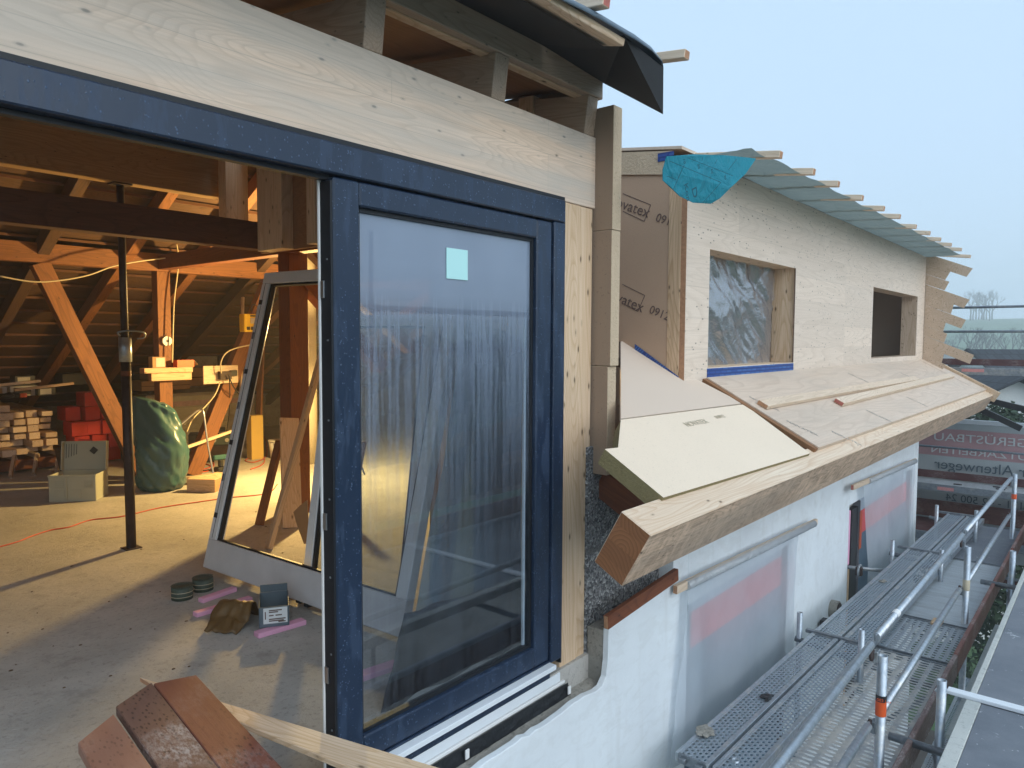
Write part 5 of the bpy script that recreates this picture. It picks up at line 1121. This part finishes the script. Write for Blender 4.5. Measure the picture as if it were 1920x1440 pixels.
# black cloth/bag behind case
tag(mesh('black_tub', [(3.1, 7.2, 0), (3.5, 7.1, 0), (3.6, 7.5, 0), (3.2, 7.6, 0), (3.05, 7.15, .34), (3.52, 7.05, .34), (3.65, 7.5, .34), (3.15, 7.65, .34)], [(0, 1, 2, 3), (4, 5, 6, 7), (0, 1, 5, 4), (1, 2, 6, 5), (2, 3, 7, 6), (3, 0, 4, 7)], M['dark']), 'black mortar tub standing in the shadow behind the tool case', 'tub')
# shelf on the post
sh = thing('nailed_shelf', (3.75, 6.33, 1.15), 'two rough boards nailed across the timber post as a shelf', 'shelf')
box('board', (3.73, 6.33, 1.165), (4.20, 6.41, 1.255), M['pine'], sh, end=M['endp']); box('board', (3.64, 6.30, 1.257), (4.20, 6.42, 1.315), M['pine'], sh, end=M['endp'])
t = thing('carton', (3.80, 6.33, 1.316), 'white printed carton on the shelf nailed to the post', 'carton'); box('body', (3.74, 6.32, 1.316), (3.89, 6.42, 1.44), M['card'], t); box('printed_face', (3.78, 6.317, 1.325), (3.88, 6.3195, 1.43), wc, t, bev=0)
t = thing('orange_tray', (4.02, 6.33, 1.316), 'orange carton with open flaps on the shelf nailed to the post', 'tray'); box('front', (4.02, 6.31, 1.316), (4.22, 6.315, 1.40), M['orange'], t, bev=0); box('side', (4.02, 6.317, 1.316), (4.025, 6.42, 1.40), M['orange'], t, bev=0)
mesh('flap', [(4.22, 6.315, 1.40), (4.28, 6.33, 1.34), (4.28, 6.42, 1.33), (4.22, 6.42, 1.40)], [(0, 1, 2, 3)], M['card'], t, thick=.003); box('side', (4.215, 6.317, 1.316), (4.22, 6.42, 1.40), M['card'], t, bev=0)
t = thing('tape_roll', (3.94, 6.415, 1.62), 'white tape roll hanging on a nail in the timber post', 'tape roll'); tube('roll', [(3.95, 6.428, 1.62), (3.95, 6.39, 1.62)], .055, M['pvc'], t, 24); tube('core', [(3.95, 6.389, 1.62), (3.95, 6.386, 1.62)], .016, M['dark'], t, 12)
# plate with socket on the brace, yellow box
sb = thing('socket_board', (4.42, 6.35, 1.15), 'board with black power adapters nailed across the lit brace', 'board'); box('board', (4.37, 6.385, 1.10), (4.82, 6.41, 1.32), M['pine2'], sb, end=M['endp']); box('adapter', (4.55, 6.32, 1.15), (4.70, 6.384, 1.25), M['darksteel'], sb); box('plug', (4.70, 6.33, 1.19), (4.78, 6.38, 1.26), M['dark'], sb)
yb = thing('power_box', (4.85, 6.3, 1.73), 'yellow power distribution box hanging on the lit brace', 'power box')
box('case', (4.84, 6.25, 1.735), (5.10, 6.38, 1.96), M['yellow'], yb, bev=.012); box('hand_grip', (4.92, 6.247, 1.925), (5.02, 6.252, 1.945), M['dark'], yb); box('label_plate', (4.92, 6.243, 1.84), (5.05, 6.249, 1.91), M['whitecard'], yb)
for k in range(4): box('socket', (4.87+k*.055, 6.24, 1.76), (4.91+k*.055, 6.249, 1.80), M['dark'] if k != 2 else flat('blue_plug', (.05, .2, .45)), yb, bev=.003)
tube('hook', smoothpath([(5.03, 6.3, 1.96), (5.05, 6.3, 2.05), (5.0, 6.32, 2.08), (4.98, 6.34, 2.0)], 5), .006, M['dark'], yb, 8)
# wrapped pallet with cartons on it
wp = thing('wrapped_pallet', (5.2, 8.7, 0), 'foil-wrapped pallet of pale insulation with red and white tape', 'pallet')
for k in range(9): box('insulation_layer', (4.55, 8.3, .08+k*.082), (6.1, 9.1, .08+k*.082+.079), flat('cream_insulation', (.50, .44, .27), .9, .06), wp, bev=.006) if k == 0 else box('insulation_layer', (4.55, 8.3, .08+k*.082), (6.1, 9.1, .08+k*.082+.079), bpy.data.materials['cream_insulation'], wp, bev=.006)
box('red_tape', (4.53, 8.286, .67), (6.12, 8.289, .745), flat('red_white_tape', (.55, .30, .26), .6, .5, 30), wp, bev=0)
sheet('wrap', (4.50, 8.27, .04), (6.15, 8.27, .04), (6.15, 8.27, .86), (4.50, 8.27, .86), 40, 24, lambda u, v: .02*nz(u*7, v*4)+.01*nz(u*20, v*14), M['wrap'], wp)
sheet('wrap', (4.50, 8.27, .86), (6.15, 8.27, .86), (6.15, 9.0, .90), (4.50, 9.0, .88), 20, 12, lambda u, v: .02*nz(u*7, v*4, 3), M['wrap'], wp)
for k, (x, y, z, w_, h_, l) in enumerate(((4.55, 8.5, .90, .7, .14, 'flat cardboard box at the left on the wrapped pallet'), (4.70, 8.55, 1.045, .55, .12, 'second cardboard box lying on the left one'), (5.15, 8.8, .92, .8, .28, 'long cardboard box at the back of the wrapped pallet'))):
    t = thing('cardboard_box', (x, y, z), l, 'cardboard box', 'cardboard boxes on the wrapped pallet'); box('body', (x, y, z), (x+w_, y+.35, z+h_), M['card'], t); box('seam_tape', (x, y-.002, z+h_*.45), (x+w_, y-.0005, z+h_*.5), M['oldboard'], t, bev=0)
# welding machine
wx, wy = 4.86, 7.30; we = thing('welding_machine', (wx, wy, 0), 'black welding machine with two dials standing on the floor', 'machine', rz=R(-30)); Ww = wm(we)
def wb_(nm, lo, hi, mt, bev=.004): bm = bmesh.new(); bxm(bm, lo, hi, bev); return link(nm, bm, mt, we, Ww)
wb_('body', (.0, .0, .04), (.34, .42, .36), M['dark']); wb_('front_panel', (.04, -.008, .22), (.32, -.0, .34), flat('green_grey_panel', (.06, .09, .08)))
wb_('lower_grille', (.04, -.006, .06), (.32, -.0, .20), M['darksteel']); wb_('frame_tube', (-.012, -.02, .0), (.0, .0, .38), M['galv']); wb_('frame_tube', (.34, -.02, .0), (.352, .0, .38), M['galv']); wb_('frame_tube', (-.012, -.02, .38), (.352, .0, .392), M['galv'])
for x in (.10, .26): 
    q = Ww @ Vector((x, -.01, .28)); q2 = Ww @ Vector((x, -.03, .28)); tube('dial', [q, q2], .026, M['whitecard'], we, 16)
wb_('handle', (.12, .1, .36), (.24, .14, .44), M['dark']); wb_('side_case', (-.22, .02, .0), (-.06, .35, .36), M['dark']); wb_('wire_spool', (.0, -.12, .0), (.1, -.04, .06), M['dark'])
cb_ = thing('crowbar', (4.27, 6.0, 0), 'bright bent steel bar leaning beside the welding machine', 'bar'); tube('bar', smoothpath([(4.27, 5.98, .0), (4.25, 6.08, .40), (4.24, 6.15, .78), (4.22, 6.18, .81), (4.15, 6.2, .78), (3.95, 6.25, .60)], 4), .011, M['chrome'], cb_, 10); box('foot', (4.23, 5.94, 0), (4.31, 6.0, .02), M['chrome'], cb_)
tag(beam('thin_lath', (4.05, 6.3, .36), (5.0, 6.55, .52), .03, .035, M['pine2']), 'thin pale lath propped level in front of the welding machine', 'lath')
dr2 = thing('cordless_drill', (4.55, 6.4, 0), 'small black cordless tool on the floor below the bent bar', 'tool'); box('battery', (4.53, 6.38, 0), (4.66, 6.50, .06), M['dark'], dr2, bev=.01); box('grip', (4.57, 6.41, .061), (4.62, 6.47, .15), M['dark'], dr2, bev=.01); box('motor', (4.50, 6.41, .151), (4.68, 6.47, .21), flat('teal_tool', (.03, .12, .12)), dr2, bev=.012)
# insulation block, bucket, leaning timbers
tag(box('insulation_block', (5.32, 6.95, 0), (5.50, 7.08, .60), M['fibyel']), 'upright yellow block of insulation near the flue', 'insulation block').data.materials.clear()
bpy.data.objects['insulation_block'].data.materials.append(flat('yellow_insulation', (.60, .42, .12), .9, .08, 8, bump=.3))
bk = thing('bucket', (5.62, 6.85, 0), 'white plastic bucket on the floor beside the flue', 'bucket'); tube('body', [(5.66, 6.85, 0), (5.66, 6.85, .24)], [.10, .125], M['pvc'], bk, 24); tube('rim', [(5.66, 6.85, .23), (5.66, 6.85, .25)], [.13, .13], M['pvc'], bk, 24); tube('handle', smoothpath([(5.55, 6.78, .22), (5.60, 6.72, .10), (5.72, 6.74, .14), (5.78, 6.8, .22)], 5), .004, M['galvd'], bk, 6)
def leaner(lab, b, tpt, w_, h_, mt, up_=(1, 0, 0)): return tag(beam('leaning_board', b, tpt, w_, h_, mt, None, up_, M['endp']), lab, 'board', 'boards leaning against the red-brown post')
q = on(552, 792, 'y', 3.6)
leaner('wide pale board leaning upright against the red-brown post', (3.62, 3.42, .0), (3.80, 3.72, .93), .17, .03, M['bpine'], (.3, 1, 0))
leaner('long thin stick leaning from the floor up to the right past the post', (3.13, 3.0, .0), (3.75, 3.05, 1.72), .05, .045, M['pine'])
leaner('short brown board leaning low left of the pale board', (3.48, 3.72, .0), (3.75, 3.8, .72), .10, .035, M['old'])
leaner('tall narrow batten leaning far back beside the leaning frame', (4.95, 6.6, .35), (5.2, 6.9, 2.2), .04, .03, M['pine2'])
leaner('old rough plank standing behind the insulation block', (5.55, 7.2, .0), (5.72, 7.3, 1.75), .13, .03, M['old'])
leaner('dark plank leaning across the foot of the leaning sash', (4.05, 3.2, .0), (4.3, 3.3, .7), .10, .03, M['oldred'])
tag(mesh('cardboard_piece', [on(x_, y_, 'x', 3.15) for x_, y_ in ((571, 1020), (558, 985), (551, 960), (563, 948), (577, 937), (580, 1000), (578, 1018))], [(0, 1, 2, 3, 4, 5, 6)], M['card'], thick=.005), 'torn brown cardboard piece beside the leaning sash', 'cardboard')
# cables
def cable(lab, pts, r, mt, nm='cable'): return tag(tube(nm, smoothpath(pts, 8), r, mt, None, 6), lab, 'cable')
F = lambda x, y: on(x, y, 'z', .006)
cable('thin red extension cable running across the attic floor', [F(-40, 1035), F(0, 1025), F(35, 1015), F(60, 1005), F(95, 994), F(130, 988), F(170, 975), F(230, 968), F(300, 952), F(380, 940), F(430, 933), F(500, 925), F(520, 908)], .006, M['redcable'])
cable('orange cable coiled loosely behind the leaning frame', [F(470, 880), F(490, 872), F(496, 862), F(487, 855), F(470, 858), F(460, 864), F(480, 866), F(500, 852), F(496, 820), F(478, 812)], .007, M['redcable'])
cable('tangle of red cable on the floor by the welding machine', [F(358, 872), F(375, 868), F(395, 874), F(380, 880), F(362, 878), F(370, 866), F(400, 868), F(392, 882), F(368, 884), F(350, 870), F(385, 862)], .008, M['redcable'])
cable('cream cable sagging between the roof timbers on the left', [on(0, 518, 'y', 6.2), on(60, 528, 'y', 6.2), on(110, 526, 'y', 6.2), on(165, 516, 'y', 6.2), on(210, 500, 'y', 6.2), on(260, 490, 'y', 6.2), on(310, 484, 'y', 6.2)], .008, M['cream'])
cable('cream cable hanging down beside the timber post', [on(331, 458, 'y', 6.35), on(334, 478, 'y', 6.35), on(333, 510, 'y', 6.35), on(327, 560, 'y', 6.35), on(325, 600, 'y', 6.35), on(323, 680, 'y', 6.35)], .008, M['cream'])
cable('cream cable looping from the socket board up to the right', [on(415, 700, 'y', 6.3), on(414, 680, 'y', 6.3), on(424, 662, 'y', 6.3), on(445, 652, 'y', 6.3), on(480, 645, 'y', 6.2)], .008, M['cream'])
cable('black cable hanging from the socket board to the welding machine', [on(428, 702, 'y', 6.28), on(438, 725, 'y', 6.3), on(452, 742, 'y', 6.4), on(462, 735, 'y', 6.5)], .007, M['dark'])
cable('black cable dropping straight down from the socket board', [on(430, 705, 'y', 6.28), on(431, 740, 'y', 6.4), on(429, 780, 'y', 6.8), on(424, 815, 'y', 7.2)], .006, M['dark'])
cable('grey cable running down the lit brace', [on(413, 716, 'y', 6.3), on(403, 740, 'y', 6.28), on(385, 762, 'y', 6.28), on(362, 785, 'y', 6.26), on(350, 810, 'y', 6.26)], .008, M['cream'])
# debris on the scaffold
def lump(lab, px, py, z, r, mt, cat='debris'):
    o = on(px, py, 'z', z); bm = bmesh.new(); bmesh.ops.create_icosphere(bm, subdivisions=3, radius=r)
    for v in bm.verts: k = 1+.8*nz(v.co.x*35+px, v.co.y*35, v.co.z*30); v.co = Vector((v.co.x*k*1.3, v.co.y*k, abs(v.co.z)*k*.35))
    tag(link('debris', bm, mt, None, Matrix.Translation(o)), lab, cat)
lump('clod of grey-green mortar on the near end of the wall-side plank', 1322, 1373, PZ, .045, M['conc']); lump('black rag on the gap between the near planks', 1438, 1308, PZ, .035, M['dark'], 'rag'); lump('small dark clod on the middle wall-side plank', 1656, 1090, PZ, .03, M['conc'])
tag(box('wood_scrap', on(1745, 1170, 'z', -.70), on(1745, 1170, 'z', -.70)+P(.14, -.07, .012), M['pine']), 'brown wood offcut lying on the ribbed deck', 'scrap')

# ================================================================== BACKGROUND
def house_far(lab, cx, cy, rz, L, Wd, zb, ze, zr, over=.5, chim=None, solar=False):
    t = bpy.data.objects.new('neighbour_house', None); C.objects.link(t); t.location = (cx, cy, zb); t.rotation_euler = (0, 0, rz); tag(t, lab, 'house', 'tiled houses beyond the scaffold'); W = wm(t); h = ze-zb; r_ = zr-zb
    bm = bmesh.new(); v = [bm.verts.new(p) for p in ((-L/2, -Wd/2, 0), (L/2, -Wd/2, 0), (L/2, Wd/2, 0), (-L/2, Wd/2, 0), (-L/2, -Wd/2, h), (L/2, -Wd/2, h), (L/2, Wd/2, h), (-L/2, Wd/2, h), (-L/2, 0, r_-.12), (L/2, 0, r_-.12))]
    for f in ((0, 1, 5, 4), (2, 3, 7, 6), (1, 2, 6, 9, 5), (3, 0, 4, 8, 7), (4, 5, 9, 8), (6, 7, 8, 9)): bm.faces.new([v[i] for i in f])
    bmesh.ops.recalc_face_normals(bm, faces=bm.faces[:]); link('wall', bm, M['render'], t, W)
    sl = (zr-ze)/(Wd/2)
    for s in (-1, 1):
        Y_ = s*(Wd/2+over); zz = h-over*sl; bm = bmesh.new()
        a = [bm.verts.new(p) for p in ((-L/2-over, 0, r_), (L/2+over, 0, r_), (L/2+over, Y_, zz), (-L/2-over, Y_, zz))]; bm.faces.new(a); bmesh.ops.solidify(bm, geom=bm.faces[:], thickness=.18); bmesh.ops.recalc_face_normals(bm, faces=bm.faces[:])
        ro = link('roof', bm, M['tiles'], t, W)
        for x in (-L/2-over, L/2+over-.12):
            bm = bmesh.new(); aa = [bm.verts.new(p) for p in ((x, 0, r_+.03), (x+.12, 0, r_+.03), (x+.12, Y_, zz+.03), (x, Y_, zz+.03))]; bm.faces.new(aa); bmesh.ops.solidify(bm, geom=bm.faces[:], thickness=.2); link('verge', bm, M['dark'], t, W)
    if chim:
        bm = bmesh.new(); bxm(bm, (chim[0]-.4, chim[1]-.3, r_-1.2), (chim[0]+.4, chim[1]+.3, r_+.35), .02); bxm(bm, (chim[0]-.5, chim[1]-.4, r_+.35), (chim[0]+.5, chim[1]+.4, r_+.43), .02); link('chimney', bm, M['galvd'], t, W)
    for i in range(3):
        bm = bmesh.new(); bxm(bm, (-L/2+1.2+i*(L-3)/2, -Wd/2-.03, h-1.9), (-L/2+2.2+i*(L-3)/2, -Wd/2+.02, h-.7), .01); link('window', bm, M['dark'], t, W)
    bm = bmesh.new(); bxm(bm, (-L/2-.03, -.6, h-1.9), (-L/2+.02, .6, h-.6), .01); link('window', bm, M['dark'], t, W)
    return t
def g_at(px, dist, z):
    d = ray(px, 640); d.z = 0; d.normalize(); return CAM.x+d.x*dist, CAM.y+d.y*dist
def gable(lab, px, dist, rz, L, Wd, ze, zr, **k):
    x, y = g_at(px, dist, 0); return house_far(lab, x+math.cos(rz)*L/2, y+math.sin(rz)*L/2, rz, L, Wd, -6, ze, zr, **k)
gable('white gabled house with dark tiled roof and square chimney', 1834, 38, R(-50), 11, 7.0, -.75, 1.32, chim=(-2.6, -.9))
gable('house with greyer tiled roof right of the chimney house', 1880, 52, R(-25), 14, 9, -1.2, 1.15, chim=(-5.2, -1.2))
x, y = g_at(1790, 62, 0); house_far('farther house with pale roof partly hidden behind the jagged boards', x, y, R(10), 14, 9, -6, -.2, 1.3)
gable('nearest neighbouring house with low dark roof and white wall behind the scaffold', 1912, 22, R(35), 10, 7.0, -.9, .80, over=.45)
# bare trees: tapered trunk, forked limbs, fine twigs
def tree(lab, x, y, z, h, seed, grp, twigs=1.0, leafy=0, nm='bare_tree'):
    rnd = random.Random(seed); t = thing(nm, (x, y, z), lab, 'tree', grp); bm = bmesh.new(); cr = bmesh.new()
    def grow(p, d, L, r, lev):
        q = p+d*L; tubem(bm if lev < 2 else cr, [p, (p+q)/2+Vector((rnd.uniform(-1, 1), rnd.uniform(-1, 1), 0))*L*.04, q], [r, r*.8, r*.62], 5 if lev < 3 else 3, False)
        if lev >= 5: return
        for k in range(rnd.choice((2, 3, 3)) if lev < 4 else int(3*twigs)):
            nd_ = (d+Vector((rnd.uniform(-1, 1), rnd.uniform(-1, 1), rnd.uniform(-.2, .7)))*.62).normalized(); grow(p+d*L*rnd.uniform(.6, 1), nd_, L*rnd.uniform(.6, .8), r*.58, lev+1)
    grow(Vector((0, 0, 0)), Vector((0, 0, 1)), h*.28, h*.022, 0)
    if leafy:
        for k in range(leafy):
            a = rnd.uniform(0, 6.28); e = rnd.uniform(-.6, 1); rr = h*.33*rnd.uniform(.3, 1)**.5; c = Vector((math.cos(a)*rr*math.cos(e), math.sin(a)*rr*math.cos(e), h*.6+math.sin(e)*h*.4*rnd.uniform(.4, 1)))
            s_ = h*.02; vv = [cr.verts.new(c+Vector((rnd.uniform(-1, 1), rnd.uniform(-1, 1), rnd.uniform(-1, 1)))*s_) for _ in range(3)]; cr.faces.new(vv)
    link('trunk', bm, M['bark'], t, wm(t)); link('crown', cr, M['leafd'] if leafy else M['twig'], t, wm(t)); return t
proto = [tree('bare tree at the hill foot', 0, 0, 0, 9, s, 'bare trees along the foot of the hill') for s in (1, 2, 3)]
random.seed(21); k = 0
def put_tree(src, x, y, z, s, lab, grp):
    c = copytree(src); c.location = (x, y, z); c.scale = (s, s, s*random.uniform(.85, 1.1)); c.rotation_euler = (0, 0, random.uniform(0, 6)); c['label'] = lab; c['group'] = grp; return c
ws = ('in front of the green field', 'behind the tiled roofs')
for i in range(34):
    px = 1745+i*9; x, y = g_at(px+random.uniform(-5, 5), random.uniform(125, 175), 0); put_tree(proto[i % 3], x, y, gh(x, y)-.5, random.uniform(.6, .9), 'bare tree in the dense foggy row at the foot of the hill', 'bare trees along the foot of the hill')
for i in range(9):
    px = 1818+i*5; x, y = g_at(px, random.uniform(300, 330), 0); put_tree(proto[i % 3], x, y, gh(x, y)-.5, random.uniform(1.5, 2.0), 'tall bare tree in the foggy clump on the hilltop', 'tree clump on the hilltop')
for i in range(26):                     # unseen street side trees, added to darken the door glass reflection
    x = -28+i*5.2; y = -34-random.uniform(0, 14); put_tree(proto[i % 3], x, y, -6, random.uniform(.9, 1.25), 'bare tree added across the street, showing only as a dark band mirrored in the door pane', 'added bare trees across the street')
for p_ in proto:
    for c_ in list(p_.children): bpy.data.objects.remove(c_)
    bpy.data.objects.remove(p_)
# hedges
def hedge(lab, x0, y0, x1, y1, w_, h_, n, z=-6, sz=.12):
    rnd = random.Random(int(x0*7)); t = thing('hedge', (x0, y0, z), lab, 'hedge'); bm = bmesh.new(); d = Vector((x1-x0, y1-y0, 0)); L = d.length; d.normalize(); s = Vector((-d.y, d.x, 0))
    for k in range(n):
        u = rnd.uniform(0, L); v = rnd.uniform(-1, 1); hh = h_*(1+.18*nz(u*.4, v)); zz = hh*rnd.uniform(.0, 1)**.6; c = d*u+s*v*w_/2*(1-.3*(zz/hh)**4)+Vector((0, 0, zz))
        vv = [bm.verts.new(c+Vector((rnd.uniform(-1, 1), rnd.uniform(-1, 1), rnd.uniform(-1, 1)))*sz) for _ in range(3)]; bm.faces.new(vv)
    link('foliage', bm, M['leafd'], t, wm(t)); return t
x, y = g_at(1790, 19.5, 0); x2, y2 = g_at(2000, 17, 0); hedge('dense green hedge rising above the banner', x, y, x2, y2, 2, 5.85, 15000, sz=.10)
hedge('long evergreen hedge added across the street to darken the door glass reflection', -30, -30, 70, -30, 3, 7.4, 26000, sz=.35)  # unseen hedge, added so the lower door glass mirrors something dark

# ================================================================== HAZE
hz = NT('haze_air'); hz.n.remove(hz.b); vp_ = hz.new('VolumePrincipled'); vp_.inputs['Color'].default_value = (.95, .98, 1, 1); vp_.inputs['Density'].default_value = HAZE; vp_.inputs['Anisotropy'].default_value = .2
hz.t.links.new(vp_.outputs[0], hz.out.inputs['Volume'])
sc.cycles.volume_bounces = 2
if HAZE: tag(box('haze', (-380, -380, -15), (380, 380, 30), hz.m, bev=0), kind='stuff')
